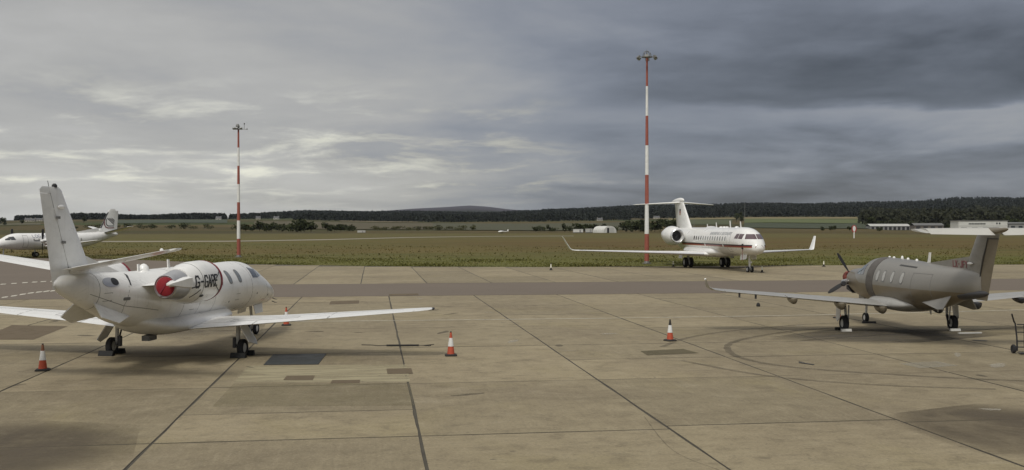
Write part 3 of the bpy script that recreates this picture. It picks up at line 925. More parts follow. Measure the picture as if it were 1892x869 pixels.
woods('wood', *wood_spots(80, -300, 14, 1500, 1750, 6, 10, 4), WOODDARK, 'clump of dark trees at the far left edge of the view', seed=3)
woods('wood', *wood_spots(9500, 425, 1010, 1960, 4250, 9, 14, 5, lambda p, r: (p > 545 or r > 2350) and not (560 < p < 790 and r < 2030)), WOODDARK, 'dark wooded hills in the centre distance', seed=4)
woods('wood', *wood_spots(9000, 1000, 1610, 2050, 4260, 10, 16, 6, lambda p, r: r > 2300 or p < 1165), WOODDARK, 'dark conifer ridge behind the large jet', seed=6)
woods('wood', *wood_spots(4500, 1590, 2380, 1250, 2500, 11, 18, 8), WOODMIX, 'mixed wood behind the sheds on the right', per=24, seed=8)
woods('wood', *wood_spots(4200, 1600, 2380, 2500, 4260, 11, 16, 9), WOODDARK, 'dark wooded ridge at the far right', seed=10)

TREE_N = [0]
def tree(p, r, h, wdt, m, label, group, name='tree', n=220, dip=0.0):
    TREE_N[0] += 1; sd_ = 100 + TREE_N[0]
    q = terrain_px(p, r)
    t = empty(name, (q.x, q.y, q.z), 0)
    tag(t, label, 'tree' if 'tree' in name else 'bush', group)
    c = crown_points(n, wdt / 2, h * 0.52, h * 0.56, sd_)
    c = c[c[:, 2] > 0.05 * h]
    g = np.random.default_rng(sd_)
    quad_mesh('crown', quads(c, h * g.uniform(.05, .11, len(c)) * max(.8, min(1.4, wdt / h)), sd_), m, t)
    MB().tube([(0, 0, -0.3), (0.02 * h, 0, h * .35), (-0.01 * h, 0.02 * h, h * .75)], [h * .03, h * .022, h * .006], 6).build('trunk', BARK, t)
    for k in range(3):
        a = k * 2.1 + sd_
        MB().tube([(0.01 * h, 0, h * (.3 + .08 * k)), (math.cos(a) * wdt * .28, math.sin(a) * wdt * .28, h * (.55 + .08 * k))], [h * .014, h * .004], 5).build('limb', BARK, t)
    return t

# ================================================================== AIRCRAFT (x forward, y left, z up from the ground)
def blade_antenna(parent, body, x, h, ch, m=WHITE, ang=math.pi / 2, name='antenna', lean=0.35):
    p = body.phi(x, ang)
    return MB().prism([p + Vector((ch / 2, 0, -0.03)), p + Vector((ch / 2 - h * lean, 0, h)), p + Vector((-ch * .15 - h * lean, 0, h)), p + Vector((-ch / 2, 0, -0.03))], 0.035, (0, 1, 0)).build(name, m, parent, smooth=0)
def dome(parent, body, x, r, h, m=WHITE, name='antenna_dome'):
    p = body.phi(x, math.pi / 2)
    return MB().lathe([(-.02, r), (h * .5, r * .86), (h * .85, r * .5), (h, r * .08)], 'z', p, 14).build(name, m, parent)

# ------------------------------------------------------------------ white twin-engined business jet (left foreground)
def left_jet():
    A = empty('business_jet', (-11.11, 33.15, 0), R(83.2))
    tag(A, 'white twin engined business jet lettered G-GARE with red engine covers, parked at left', 'aircraft')
    st = [(8.55, 1.50, .02, .02, .02), (8.45, 1.50, .16, .13, .15), (8.1, 1.53, .36, .30, .32), (7.5, 1.60, .56, .50, .44), (6.8, 1.70, .70, .68, .53), (6.2, 1.78, .79, .80, .62),
          (5.7, 1.84, .85, .92, .70), (5.0, 1.92, .90, 1.02, .80), (4.2, 1.98, .93, .99, .88), (2.5, 2.0, .935, .95, .90), (-1.2, 2.0, .93, .94, .90), (-2.6, 2.06, .88, .86, .88),
          (-4.0, 2.25, .70, .70, .82), (-5.2, 2.47, .48, .52, .62), (-6.2, 2.63, .29, .38, .40), (-6.9, 2.73, .14, .24, .20), (-7.12, 2.76, .03, .05, .05)]
    B = Body(st)
    F = B.mesh(80, 56).build('fuselage', WHITE, A)
    # belly fairing
    BF = Body([(3.6, 1.20, .05, .05, .05), (3.2, 1.18, .50, .22, .22), (2.2, 1.16, .98, .32, .30), (0.5, 1.14, 1.12, .34, .32), (-1.4, 1.14, 1.08, .36, .30), (-2.6, 1.28, .78, .32, .24), (-3.5, 1.50, .30, .15, .10), (-3.7, 1.54, .05, .05, .03)])
    BF.mesh(36, 36).build('belly_fairing', WHITE, A)
    # cabin windows, door seam, windscreen
    for sd in (-1, 1):
        fn = lambda x, z, o, sd=sd: B.side(x, z, sd, o)
        for x in (1.57, 2.41, 3.26) + ((0.73,) if sd > 0 else ()):
            wn = oval_patch(fn, x, 2.48, .135, .20, 3.0, 0.010).build('window', GREYGLASS, A)
            oval_patch(fn, x, 2.48, .165, .235, 3.0, 0.006, r0=.86).build('window_frame', SEALGREY, wn)
        # windscreen: side pane and front pane
        def pane(x0, x1, za, zb, zc_, zd):
            return grid_patch(lambda u, v, o: B.side(x0 + (x1 - x0) * u, (za + (zb - za) * u) * (1 - v) + (zc_ + (zd - zc_) * u) * v, sd, o), 6, 5, .008)
        pane(4.55, 5.15, 2.36, 2.34, 2.74, 2.64).build('windscreen', GLASS, A)
        pane(5.22, 5.95, 2.36, 2.40, 2.76, 2.56).build('windscreen', GLASS, A)
    dr = MB(); ribbon(dr, [(4.15, 1.45), (4.15, 2.8), (3.62, 2.8), (3.62, 1.45), (4.15, 1.45)], .018, lambda x, z, o: B.side(x, z, 1, o), .004)
    dr.build('door_seam', SEAM, A)
    for x, z, a in ((2.3, 1.62, .03), (4.9, 1.75, .035), (6.4, 1.6, .04)):
        oval_patch(lambda x_, z_, o: B.side(x_, z_, -1, o), x, z, a, a, 2.0, .006).build('port', DARKMET, A)
    # aft fuselage inlet, slot and vent (right side)
    fr = lambda x, z, o: B.side(x, z, -1, o)
    sc = oval_patch(fr, -5.05, 2.70, .34, .13, 2.2, .012, shear=-.2).build('air_scoop', METAL, A)
    oval_patch(lambda x, z, o: B.side(x, z, -1, o + .012), -4.86, 2.71, .15, .10, 2.2, .008).build('scoop_opening', BLACK, sc)
    sl = MB(); ribbon(sl, [(-3.98, 2.86), (-4.10, 2.78), (-4.16, 2.68), (-4.19, 2.60)], .055, fr, .008, .05); sl.build('vent_slot', BLACK, A)
    oval_patch(fr, -4.45, 2.20, .14, .045, 6, .008).build('vent', SEALGREY, A)
    sm = MB()
    ribbon(sm, [(-2.9, 1.75), (-4.5, 2.0), (-5.9, 2.42)], .014, fr, .003); ribbon(sm, [(-4.4, 1.62), (-4.5, 2.0), (-4.3, 2.55)], .012, fr, .003)
    sm.build('panel_seam', SEALGREY, A)
    for xs_ in (7.15, 6.25, 4.35, 1.0, -.2, -1.4, -5.55):
        MB().loft([[B.phi(xs_ + d_, 2 * math.pi * j / 40, o_) for j in range(40)] for d_, o_ in ((-.007, -.004), (-.007, .003), (.007, .003), (.007, -.004))], (False, False)).build('panel_seam', SEALGREY, A)
    for x, z in ((5.9, 1.35), (3.0, 1.75), (-.7, 1.70), (-2.2, 2.15), (-5.2, 2.30)):
        sq = MB(); ribbon(sq, [(x - .16, z - .11), (x + .16, z - .11), (x + .16, z + .11), (x - .16, z + .11), (x - .16, z - .11)], .012, fr, .003); sq.build('access_panel', SEALGREY, A)
    # wings
    W = [(0.0, 1.95, 0.0, 0.98, 3.30, .13, 0), (1.0, 1.75, 1.0, 1.02, 3.05, .13, 0), (3.2, 1.38, 3.2, 1.17, 2.15, .12, 0), (8.2, .72, 8.2, 1.57, .98, .11, 0), (8.5, .62, 8.5, 1.60, .74, .10, 0), (8.58, .45, 8.58, 1.61, .40, .08, 0)]
    for s, mir in ((1, 1), (-1, -1)):
        wg = wing_piece(W, 0.0, 5.3, 0, .76, mir); wing_piece(W, 5.3, 8.05, 0, .78, mir, mb=wg); wing_piece(W, 8.05, 8.58, 0, 1, mir, mb=wg)
        wo = wg.build('wing', WHITE, A, smooth=50)
        wing_piece(W, .95, 2.9, .772, 1, mir).build('flap', WHITE2, A, smooth=50)
        wing_piece(W, 2.93, 5.28, .772, 1, mir).build('flap', WHITE2, A, smooth=50)
        wing_piece(W, 5.32, 8.03, .79, 1, mir).build('aileron', WHITE2, A, smooth=50)
        def top(c, yy, o, mir=mir):
            q = sec_at(W, yy); p = sec_pt(q, c, True); p.z += o; p.y *= mir; return p
        # leading edge boot, fuel panel and seams
        grid_patch(lambda u, v, o: top(.004 + .055 * v, 1.35 + 6.7 * u, o), 24, 4, .004).build('deice_boot', SEALGREY, wo)
        sp = MB(); ribbon(sp, [(.60, 2.0), (.60, 4.2), (.72, 4.2), (.72, 2.0), (.60, 2.0)], .012, top, .003); ribbon(sp, [(.70, 5.3), (.30, 5.3)], .012, top, .003)
        ribbon(sp, [(.48, 2.4), (.46, 7.6)], .010, top, .003)
        sp.build('panel_seam', SEALGREY, wo)
        MB().lathe([(-.10, .01), (-.06, .045), (.06, .045), (.1, .02)], 'x', (.30, 8.58 * s, 1.61), 8).build('tip_light', DARKMET, A)
    # fin, rudder, tailplane
    FN = [(2.55, -4.60, 0, 2.55, 2.52, .11, R(90)), (3.0, -5.30, 0, 3.0, 1.92, .11, R(90)), (5.22, -6.74, 0, 5.22, .98, .10, R(90)), (5.30, -6.86, 0, 5.30, .74, .06, R(90))]
    fb = wing_piece(FN, 2.55, 5.30, 0, .60)
    fin = fb.build('fin', WHITE, A, smooth=50)
    wing_piece(FN, 2.62, 5.12, .615, 1).build('rudder', WHITE2, A, smooth=50)
    wing_piece(FN, 5.13, 5.30, .61, 1).build('fin_cap', WHITE2, fin, smooth=50)
    MB().prism([(-3.3, 0, 2.80), (-5.6, 0, 3.45), (-5.6, 0, 2.5), (-4.6, 0, 2.4)], .10, (0, 1, 0)).build('dorsal_fillet', WHITE, A, smooth=0)
    def finside(x, z, o, sd=-1):
        q = sec_at(FN, z); c = (q[1] - x) / q[4]
        return Vector((x, sd * (foil(q[5], c) * q[4] * (.8 if sd < 0 else 1) + o), z))
    sp = MB()
    def fch(c, z): q = sec_at(FN, z); return (q[1] - c * q[4], z)
    ribbon(sp, [fch(.607, 2.62), fch(.607, 5.12)], .022, finside, .006)
    ribbon(sp, [fch(.78, 2.95), fch(.78, 3.85), fch(.86, 3.87)], .018, finside, .004)
    sp.build('hinge_gap', SEAM, fin)
    for z in (3.15, 3.85, 4.5):
        q = fch(.60, z); MB().box((q[0], -.10, z), (.12, .05, .07)).build('hinge', SEALGREY, fin, smooth=0)
    MB().lathe([(-.16, .02), (-.05, .06), (.1, .055), (.16, .01)], 'x', (fch(.35, 4.78)[0], -.07, 4.78), 10).build('light_fairing', WHITE, fin)
    MB().lathe([(0, .07), (.06, .065), (.10, .03)], 'z', (-7.05, 0, 5.29), 12).build('beacon', BLACK, fin)
    MB().tube([(-7.3, 0, 5.28), (-7.36, 0, 5.45)], .008, 5).build('static_wick', DARKMET, fin)
    TP = [(0.0, -5.45, 0, 3.10, 1.55, .10, R(10)), (.1, -5.48, .1, 3.12, 1.52, .10, R(10)), (3.15, -6.45, 3.15, 3.66, .82, .09, R(10)), (3.28, -6.62, 3.28, 3.69, .5, .06, R(10))]
    for mir in (1, -1):
        tp = wing_piece(TP, 0, 3.28, 0, .66, mir).build('tailplane', WHITE, A, smooth=50)
        wing_piece(TP, .18, 3.12, .675, 1, mir).build('elevator', WHITE2, A, smooth=50)
        q = sec_at(TP, 2.75)
        MB().lathe([(-.07, .02), (0, .05), (.1, .01)], 'x', (q[1] - .35, 2.75 * mir, q[3] + .06), 8).build('light_fairing', WHITE, tp)
    # ventral strakes
    for sd in (1, -1):
        a = [Vector((-4.05, sd * .48, 1.66)), Vector((-5.65, sd * .28, 2.16)), Vector((-5.80, sd * .60, 1.78)), Vector((-5.10, sd * .72, 1.56))]
        MB().prism(a, .03, (0, sd * .75, .55)).build('ventral_strake', WHITE2, A, smooth=0)
    # engines
    for sd in (1, -1):
        E = Body([(-1.12, 2.56, .54, .54, .54), (-1.2, 2.56, .60, .60, .60), (-1.6, 2.56, .645, .645, .645), (-2.3, 2.55, .64, .64, .64), (-3.0, 2.54, .53, .53, .53), (-3.2, 2.54, .475, .475, .475)], sd * 1.50)
        nc = E.mesh(26, 40).build('engine_nacelle', WHITE, A)
        T_ = Body([(-3.17, 2.54, .455, .455, .455), (-3.5, 2.53, .405, .405, .405), (-3.86, 2.52, .345, .345, .345)], sd * 1.50)
        T_.mesh(10, 36).build('thrust_reverser', METAL, nc)
        MB().lathe([(-.02, .30), (-.05, .325), (-.01, .352), (.03, .352), (.02, .30)], 'x', (-3.87, sd * 1.50, 2.52), 32).build('exhaust_lip', METAL, nc)
        MB().lathe([(-.10, .02), (-.09, .20), (-.05, .27), (.04, .305)], 'x', (-3.88, sd * 1.50, 2.52), 28).build('exhaust_cover', REDCOVER, nc)['label'] = 'red exhaust plug'
        MB().box((-3.985, sd * 1.50, 2.52), (.012, .05, .50), Matrix.Rotation(R(35), 3, 'X')).build('cover_strap', MAROON, nc, smooth=0)
        # wedge fairing along the outer side of the reverser
        yo = sd * (1.50 + .40)
        wv = []
        for x, hw, d in ((-3.20, .24, .12), (-3.4, .23, .09), (-3.75, .15, .03), (-4.20, .03, -.10)):
            wv.append([Vector((x, yo + sd * d, 2.60 + hw * .6)), Vector((x, yo + sd * d, 2.60 - hw * .55)), Vector((x, yo - sd * .22, 2.60 - hw)), Vector((x, yo - sd * .22, 2.60 + hw))])
        MB().loft(wv).build('stang_fairing', WHITE, nc)
        # intake cover: maroon band round the lip and a front disc, with straps
        grid_patch(lambda u, v, o: E.phi(-1.13 - .26 * v, 2 * math.pi * u, o + .008), 40, 3, .006).build('intake_cover', MAROON, nc)['label'] = 'maroon rim of the intake cover'
        MB().lathe([(.02, .55), (.05, .53), (.10, .30), (.11, .02)], 'x', (-1.14, sd * 1.50, 2.56), 32).build('intake_cover', REDCOVER, nc)
        fo = lambda x, z, o: E.side(x, z, sd, o)
        for pth, ww in (([(-1.2, 2.98), (-1.80, 2.66)], .024), ([(-1.2, 2.14), (-1.75, 2.40), (-1.85, 2.52)], .024), ([(-2.85, 2.48), (-3.15, 2.44)], .03), ([(-2.75, 2.36), (-3.05, 2.16)], .02)):
            ribbon(MB(), pth, ww, fo, .012).build('strap', BLACK, nc)
        if sd < 0:
            lettering('G-GARE', .33, 1.32, lambda s, t, o: E.side(-3.0 + s, 2.44 + t, -1, o), .15, .10, .009).build('registration', BLACK, nc)
        else:
            lettering('G-GARE', .36, 1.42, lambda s, t, o: E.side(-1.7 - s, 2.40 + t, 1, o), .17, .10, .009).build('registration', BLACK, nc)
        oval_patch(fo, -2.55, 2.17, .10, .035, 2, .012).build('drain_port', BLACK, nc)
        for xs_ in (-1.42, -2.62):
            MB().loft([[E.phi(xs_ + d_, 2 * math.pi * j / 36, o_) for j in range(36)] for d_, o_ in ((-.008, -.004), (-.008, .004), (.008, .004), (.008, -.004))], (False, False)).build('cowl_seam', SEALGREY, nc)
        PY = [(.0, -1.5, .62, 2.52, 2.2, .09, 0), (.5, -1.5, 1.12, 2.55, 2.1, .09, 0)]
        wing_piece([(q[0], q[1], q[2], q[3], q[4], q[5], q[6]) for q in PY], 0, .5, 0, 1, sd).build('engine_pylon', WHITE, A, smooth=50)
    # roof antennas
    blade_antenna(A, B, -2.55, .20, .16); dome(A, B, -2.25, .17, .20); blade_antenna(A, B, -.55, .26, .16); dome(A, B, .35, .20, .07); dome(A, B, 2.2, .17, .07, name='antenna_dome')
    MB().box((-1.9, 0, .80), (.5, .25, .16)).build('belly_antenna', SEALGREY, A)
    for q in ((7.1, -.66, 1.42), (7.0, -.68, 1.30)):
        MB().tube([q, (q[0] + .02, q[1] - .12, q[2] - .05), (q[0] + .16, q[1] - .14, q[2] - .07)], [.02, .016, .010], 6).build('pitot_probe', DARKMET, A)
    # main gear
    for sd in (1, -1):
        MB().tube([(.05, sd * 2.10, 1.1), (.02, sd * 2.10, .42), (-.05, sd * 2.10, .30)], [.065, .06, .05], 10).build('gear_strut', STRUT, A)
        MB().tube([(.30, sd * 2.06, .95), (.08, sd * 2.10, .34)], .03, 8).build('gear_brace', DARKMET, A)
        wheel(A, (0, sd * 2.27, .29), .58, .20)
        a = [Vector((.30, sd * 2.30, 1.02)), Vector((-.30, sd * 2.30, 1.02)), Vector((-.34, sd * 2.62, .52)), Vector((.10, sd * 2.74, .40)), Vector((.30, sd * 2.60, .55))]
        MB().prism(a, .025, (0, .85, sd * .5)).build('gear_door', WHITE2, A, smooth=0)
        MB().box((.02, sd * 2.0, .45), (.14, .10, .34)).build('brake', DARKMET, A)
    MB().tube([(6.45, 0, 1.25), (6.62, 0, .50), (6.68, 0, .22)], [.06, .055, .05], 10).build('gear_strut', STRUT, A)
    for sd in (1, -1):
        wheel(A, (6.68, sd * .14, .225), .45, .14)
        MB().prism([(6.9, sd * .30, 1.22), (6.0, sd * .30, 1.2), (6.05, sd * .36, .86), (6.85, sd * .36, .88)], .02, (0, 1, 0)).build('gear_door', WHITE2, A, smooth=0)
    return A
LJ = left_jet()

# ------------------------------------------------------------------ grey and gold single turboprop (right)
def two_tone():
    m = bpy.data.materials.new('two_tone_grey_gold')
    m.use_nodes = True
    T = NT(m.node_tree); p = T.n['Principled BSDF']
    oc = T.new('ShaderNodeTexCoord').outputs['Object']
    x, y, z = T.sep(oc)
    split = T.add(1.86, T.mul(T.m('MAXIMUM', T.sub(0.0, x), 0.0), 0.012))
    split = T.add(split, T.mul(T.smooth(x, 2.2, 3.6), 0.36))
    f = T.smooth(T.sub(z, split), -.008, .008)
    n1 = T.noise(oc, 1.3, 6, .65)
    gold = T.mix(n1, (0.140, 0.114, 0.074), (0.185, 0.152, 0.102)); grey = T.mix(n1, (0.195, 0.186, 0.166), (0.250, 0.238, 0.213))
    T.put(p.inputs['Base Color'], T.mix(f, gold, grey))
    p.inputs['Metallic'].default_value = 0.25; p.inputs['Roughness'].default_value = 0.42
    p.inputs['Coat Weight'].default_value = 0.3; p.inputs['Coat Roughness'].default_value = 0.2
    return m
def right_prop():
    A = empty('turboprop_aircraft', (15.91, 41.19, 0), R(92.0))
    tag(A, 'grey and gold single engined turboprop aircraft with a T tail, parked at right', 'aircraft')
    PAINT = two_tone()
    GREY = mat('warm_grey_paint', (0.235, 0.224, 0.202), .4, metal=.2, coat=.3, dirt=.25)
    PALE_ = mat('pale_grey_paint', (0.34, 0.333, 0.31), .4, metal=.15, coat=.3, dirt=.25)
    GOLD = mat('gold_brown_paint', (0.178, 0.150, 0.104), .42, metal=.25, coat=.3, dirt=.25)
    st = [(4.95, 1.92, .30, .28, .30), (4.8, 1.92, .38, .36, .44), (4.3, 1.88, .50, .50, .58), (3.5, 1.83, .62, .62, .68), (2.95, 1.83, .70, .74, .74), (2.4, 1.85, .76, .93, .80), (1.9, 1.87, .82, 1.05, .84), (1.2, 1.88, .85, 1.10, .86),
          (-1.5, 1.88, .85, 1.06, .88), (-2.8, 1.92, .80, .96, .86), (-4.2, 2.02, .62, .80, .72), (-5.6, 2.16, .40, .62, .50), (-6.6, 2.24, .20, .46, .36), (-6.85, 2.26, .08, .36, .30)]
    B = Body(st)
    B.mesh(80, 56).build('fuselage', PAINT, A)
    BF = Body([(1.9, 1.15, .1, .05, .05), (1.4, 1.14, .72, .25, .18), (.4, 1.12, .98, .42, .26), (-1.0, 1.12, 1.0, .46, .26), (-1.9, 1.16, .85, .34, .22), (-2.5, 1.22, .5, .15, .12), (-2.7, 1.24, .05, .04, .04)])
    BF.mesh(34, 36).build('wing_root_fairing', PALE_, A)
    for sd in (1, -1):
        fn = lambda x, z, o, sd=sd: B.side(x, z, sd, o)
        for x in (.2, -.42, -1.23, -2.1):
            wn = oval_patch(fn, x, 2.26, .125, .205, 2.6, .010).build('window', PALEGLASS, A)
            oval_patch(fn, x, 2.26, .16, .245, 2.6, .006, r0=.84).build('window_frame', SEALGREY, wn)
        def pane(x0, x1, za, zb, zc_, zd):
            return grid_patch(lambda u, v, o: B.side(x0 + (x1 - x0) * u, (za + (zb - za) * u) * (1 - v) + (zc_ + (zd - zc_) * u) * v, sd, o), 6, 5, .008)
        pane(1.75, 2.30, 2.22, 2.20, 2.66, 2.58).build('windscreen', GLASS, A)
        pane(2.36, 2.92, 2.20, 2.22, 2.60, 2.44).build('windscreen', mat('sky_glass', (.16, .2, .19), .06, coat=1.0), A)
    # cabin door band
    grid_patch(lambda u, v, o: B.phi(.66 + .66 * u, R(100) * (1 - v) + R(-38) * v, o), 6, 26, .007).build('door', mat('door_brown', (.088, .078, .068), .5, dirt=.3), A)['label'] = 'dark brown cabin door band'
    for pth in ([(.64, 1.40), (.64, 2.9)], [(1.34, 1.40), (1.34, 2.9)], [(-2.9, 1.35), (-2.9, 2.5), (-4.2, 2.5), (-4.2, 1.45)]):
        ribbon(MB(), pth, .014 if pth[0][0] > 0 else .008, lambda x, z, o: B.side(x, z, 1, o), .008).build('door_seam', SEAM if pth[0][0] > 0 else SEALGREY, A)
    sl = MB(); ribbon(sl, [(-1.35, 2.74), (-2.75, 2.70)], .05, lambda x, z, o: B.side(x, z, 1, o), .008); sl.build('roof_slot', SEAM, A)
    # registration on the aft fuselage
    # nose: spinner, hub, blades, exhaust stacks
    MB().lathe([(0, .27), (.18, .25), (.38, .17), (.52, .06), (.55, .01)], 'x', (4.95, 0, 1.92), 24).build('spinner', DARKMET, A)
    MB().lathe([(-.04, .20), (0, .29), (.30, .29), (.55, .20), (.66, .03)], 'x', (5.24, 0, 1.92), 18).build('spinner_cover', mat('faded_red_cover', (.20, .045, .030), .8, dirt=.3), A)['label'] = 'faded red cover over the spinner'
    for k in range(4):
        a = R(58) + k * R(90)
        d = Vector((0, math.cos(a), math.sin(a))); t = Vector((0, -math.sin(a), math.cos(a)))
        rings_ = []
        for s, c_, tw in ((.18, .10, 60), (.40, .15, 48), (.80, .20, 34), (1.15, .18, 26), (1.33, .08, 22)):
            ct = (t * math.cos(R(tw)) + Vector((1, 0, 0)) * math.sin(R(tw))); cn = d.cross(ct).normalized()
            o_ = Vector((5.08, 0, 1.92)) + d * s
            rings_.append([o_ - ct * c_ / 2, o_ + cn * .022, o_ + ct * c_ / 2, o_ - cn * .022])
        MB().loft(rings_).build('propeller_blade', mat('blade_black', (.015, .015, .016), .75), A, smooth=60)
    for sd in (1, -1):
        MB().tube([(4.5, sd * .42, 1.78), (4.45, sd * .62, 1.74), (4.2, sd * .74, 1.70)], [.13, .14, .13], 12).build('exhaust_stack', METAL, A)
        MB().lathe([(-.06, .10), (.02, .135), (.03, .05)], 'x', (4.17, sd * .75, 1.70), 10).build('exhaust_plug', DARKMET, A)
    MB().prism([(4.75, .2, 1.42), (4.0, .2, 1.28), (4.75, .2, 1.6)], .4, (0, 1, 0)).build('air_intake', DARKMET, A, smooth=0)
    # wings with curved tips
    W = [(0, 1.00, 0, 1.06, 2.30, .15, 0), (.9, .92, .9, 1.10, 2.20, .15, 0), (7.35, .38, 7.35, 1.66, 1.02, .13, R(5)), (7.75, .22, 7.75, 1.72, .86, .12, R(18)), (7.98, .02, 7.98, 1.83, .66, .11, R(45)), (8.10, -.25, 8.08, 2.00, .46, .10, R(62)), (8.2, -.50, 8.14, 2.16, .22, .08, R(66))]
    for mir in (1, -1):
        wg = wing_piece(W, 0, 4.9, 0, .74, mir); wing_piece(W, 4.9, 7.35, 0, .78, mir, mb=wg); wing_piece(W, 7.35, 8.2, 0, 1, mir, mb=wg)
        wo = wg.build('wing', PALE_, A, smooth=50)
        wing_piece(W, .95, 4.88, .752, 1, mir).build('flap', PALE_, A, smooth=50)
        wing_piece(W, 4.92, 7.32, .79, 1, mir).build('aileron', PALE_, A, smooth=50)
        def bot(c, yy, o, mir=mir):
            q = sec_at(W, yy); p = sec_pt(q, c, False); p.z -= o; p.y *= mir; return p
        for yy, r_ in ((1.15, .27), (2.75, .27), (4.65, .22)):
            q = sec_at(W, yy); p = sec_pt(q, .86, False)
            f = Body([(p.x + .55, p.z, .02, .02, .03), (p.x + .3, p.z - .01, r_ * .5, .04, r_ * .7), (p.x - .2, p.z - .02, r_ * .62, .04, r_), (p.x - .42, p.z - .02, r_ * .4, .03, r_ * .75), (p.x - .5, p.z, .02, .02, .02)], yy * mir)
            f.mesh(14, 20).build('flap_fairing', GOLD if mir > 0 else DARKMET, wo)
        for yy in (6.1, 6.75):
            p = bot(.85, yy, 0)
            MB().box((p.x - .02, p.y, p.z - .09), (.12, .05, .17)).build('aileron_hinge', DARKMET, wo, smooth=0)
        grid_patch(lambda u, v, o: (lambda q: Vector((sec_pt(q, .004 + .06 * v, True).x, sec_pt(q, .004 + .06 * v, True).y * mir, sec_pt(q, .004 + .06 * v, True).z + o)))(sec_at(W, 1.2 + 6.0 * u)), 20, 4, .004).build('deice_boot', BLACK, wo)
        MB().lathe([(-.05, .01), (0, .045), (.06, .02)], 'x', (-.55, 8.14 * mir, 2.15), 8).build('tip_light', WHITE, A)
    MB().lathe([(-.55, .02), (-.3, .16), (.3, .19), (.5, .1), (.55, .01)], 'x', (.35, -7.0, 1.62), 16).build('radar_pod', PALE_, A)
    # fin, dorsal strake, rudder, T tail
    FN = [(1.72, -5.55, 0, 1.72, 1.62, .11, R(90)), (3.2, -5.95, 0, 3.2, 1.72, .11, R(90)), (4.02, -6.50, 0, 4.02, 1.48, .10, R(90))]
    fin = wing_piece(FN, 1.95, 4.02, 0, .575).build('fin', GREY, A, smooth=50)
    wing_piece(FN, 1.74, 3.86, .595, 1).build('rudder', GOLD, A, smooth=50)
    wing_piece(FN, 3.87, 4.02, .58, 1).build('fin_cap', GREY, fin, smooth=50)
    MB().prism([(-2.6, 0, 2.86), (-5.98, 0, 3.22), (-6.1, 0, 2.4), (-2.8, 0, 2.55)], .06, (0, 1, 0)).build('dorsal_strake', GREY, A, smooth=0)
    def dors(x, z, o): return Vector((x, .034 + o, z))
    lettering('LX-JFY', .22, 1.10, lambda s, t, o: dors(-4.8 - s, 2.82 + t, o + .004), .14, -.12, .006).build('registration', REDTXT, A)
    sp = MB()
    def fin_s(x, z, o):
        q = sec_at(FN, z); c = max(0.0, (q[1] - x) / q[4]); return Vector((x, foil(q[5], c) * q[4] * .8 + o, z)) if False else Vector((x, foil(q[5], c) * q[4] + o, z))
    def fch(c, z): q = sec_at(FN, z); return (q[1] - c * q[4], z)
    ribbon(sp, [fch(.585, 1.96), fch(.585, 3.86), fch(.98, 3.86)], .035, fin_s, .004)
    sp.build('hinge_gap', BLACK, fin)
    MB().lathe([(-.20, .01), (-.1, .04), (.12, .04), (.2, .01)], 'x', (-6.2, .12, 2.98), 8).build('light_fairing', WHITE, fin)
    MB().lathe([(-.03, .05), (.03, .05)], 'y', (-6.35, .13, 2.42), 10).build('vent', BLACK, fin)
    TC = Body([(-5.6, 1.85, .30, .2, .20), (-6.5, 1.93, .20, .14, .16), (-7.1, 1.98, .10, .08, .09), (-7.25, 1.99, .02, .02, .02)])
    TC.mesh(12, 18).build('tail_cone', DARKMET, A)
    BU = Body([(-6.25, 4.10, .02, .02, .02), (-6.5, 4.10, .10, .10, .07), (-7.2, 4.12, .16, .12, .10), (-8.0, 4.14, .13, .09, .09), (-8.4, 4.18, .05, .05, .05), (-8.5, 4.19, .01, .01, .01)])
    BU.mesh(20, 20).build('tail_bullet', GOLD, A)
    TP = [(0, -6.75, 0, 4.16, 1.25, .12, 0), (2.25, -6.98, 2.25, 4.16, .98, .11, 0), (2.45, -6.92, 2.45, 4.16, 1.02, .11, 0), (2.62, -7.1, 2.62, 4.17, .78, .09, 0)]
    TPC = mat('tailplane_paint', (0.45, 0.44, 0.40), .4, coat=.3, dirt=.2)
    for mir in (1, -1):
        tp = wing_piece(TP, 0, 2.3, 0, .56, mir); tp.build('tailplane', TPC, A, smooth=50)
        wing_piece(TP, .14, 2.3, .575, 1, mir, defl=R(20)).build('elevator', TPC, A, smooth=50)
        wing_piece(TP, 2.31, 2.62, 0, 1, mir, defl=R(6)).build('elevator_horn', TPC, A, smooth=50)
    for sd in (1, -1):
        a = [Vector((-3.35, sd * .55, 1.42)), Vector((-5.3, sd * .33, 1.80)), Vector((-5.25, sd * .62, 1.30)), Vector((-4.9, sd * .66, 1.26))]
        MB().prism(a, .03, (0, sd * .8, .5)).build('ventral_strake', GREY, A, smooth=0)
    # roof antennas
    for x, h in ((.9, .06), (.45, .06), (-.35, .12), (-.9, .07), (-1.7, .07)):
        dome(A, B, x, .06, h, name='antenna_stub')
    blade_antenna(A, B, -2.75, .40, .20)
    for x, h in ((-2.9, .16), (-3.5, .10), (-3.9, .09)):
        p = B.phi(x, -math.pi / 2); MB().prism([p + Vector((.07, 0, .02)), p + Vector((-.02, 0, -h)), p + Vector((-.07, 0, -h)), p + Vector((-.07, 0, .02))], .03, (0, 1, 0)).build('belly_antenna', PALE_, A, smooth=0)
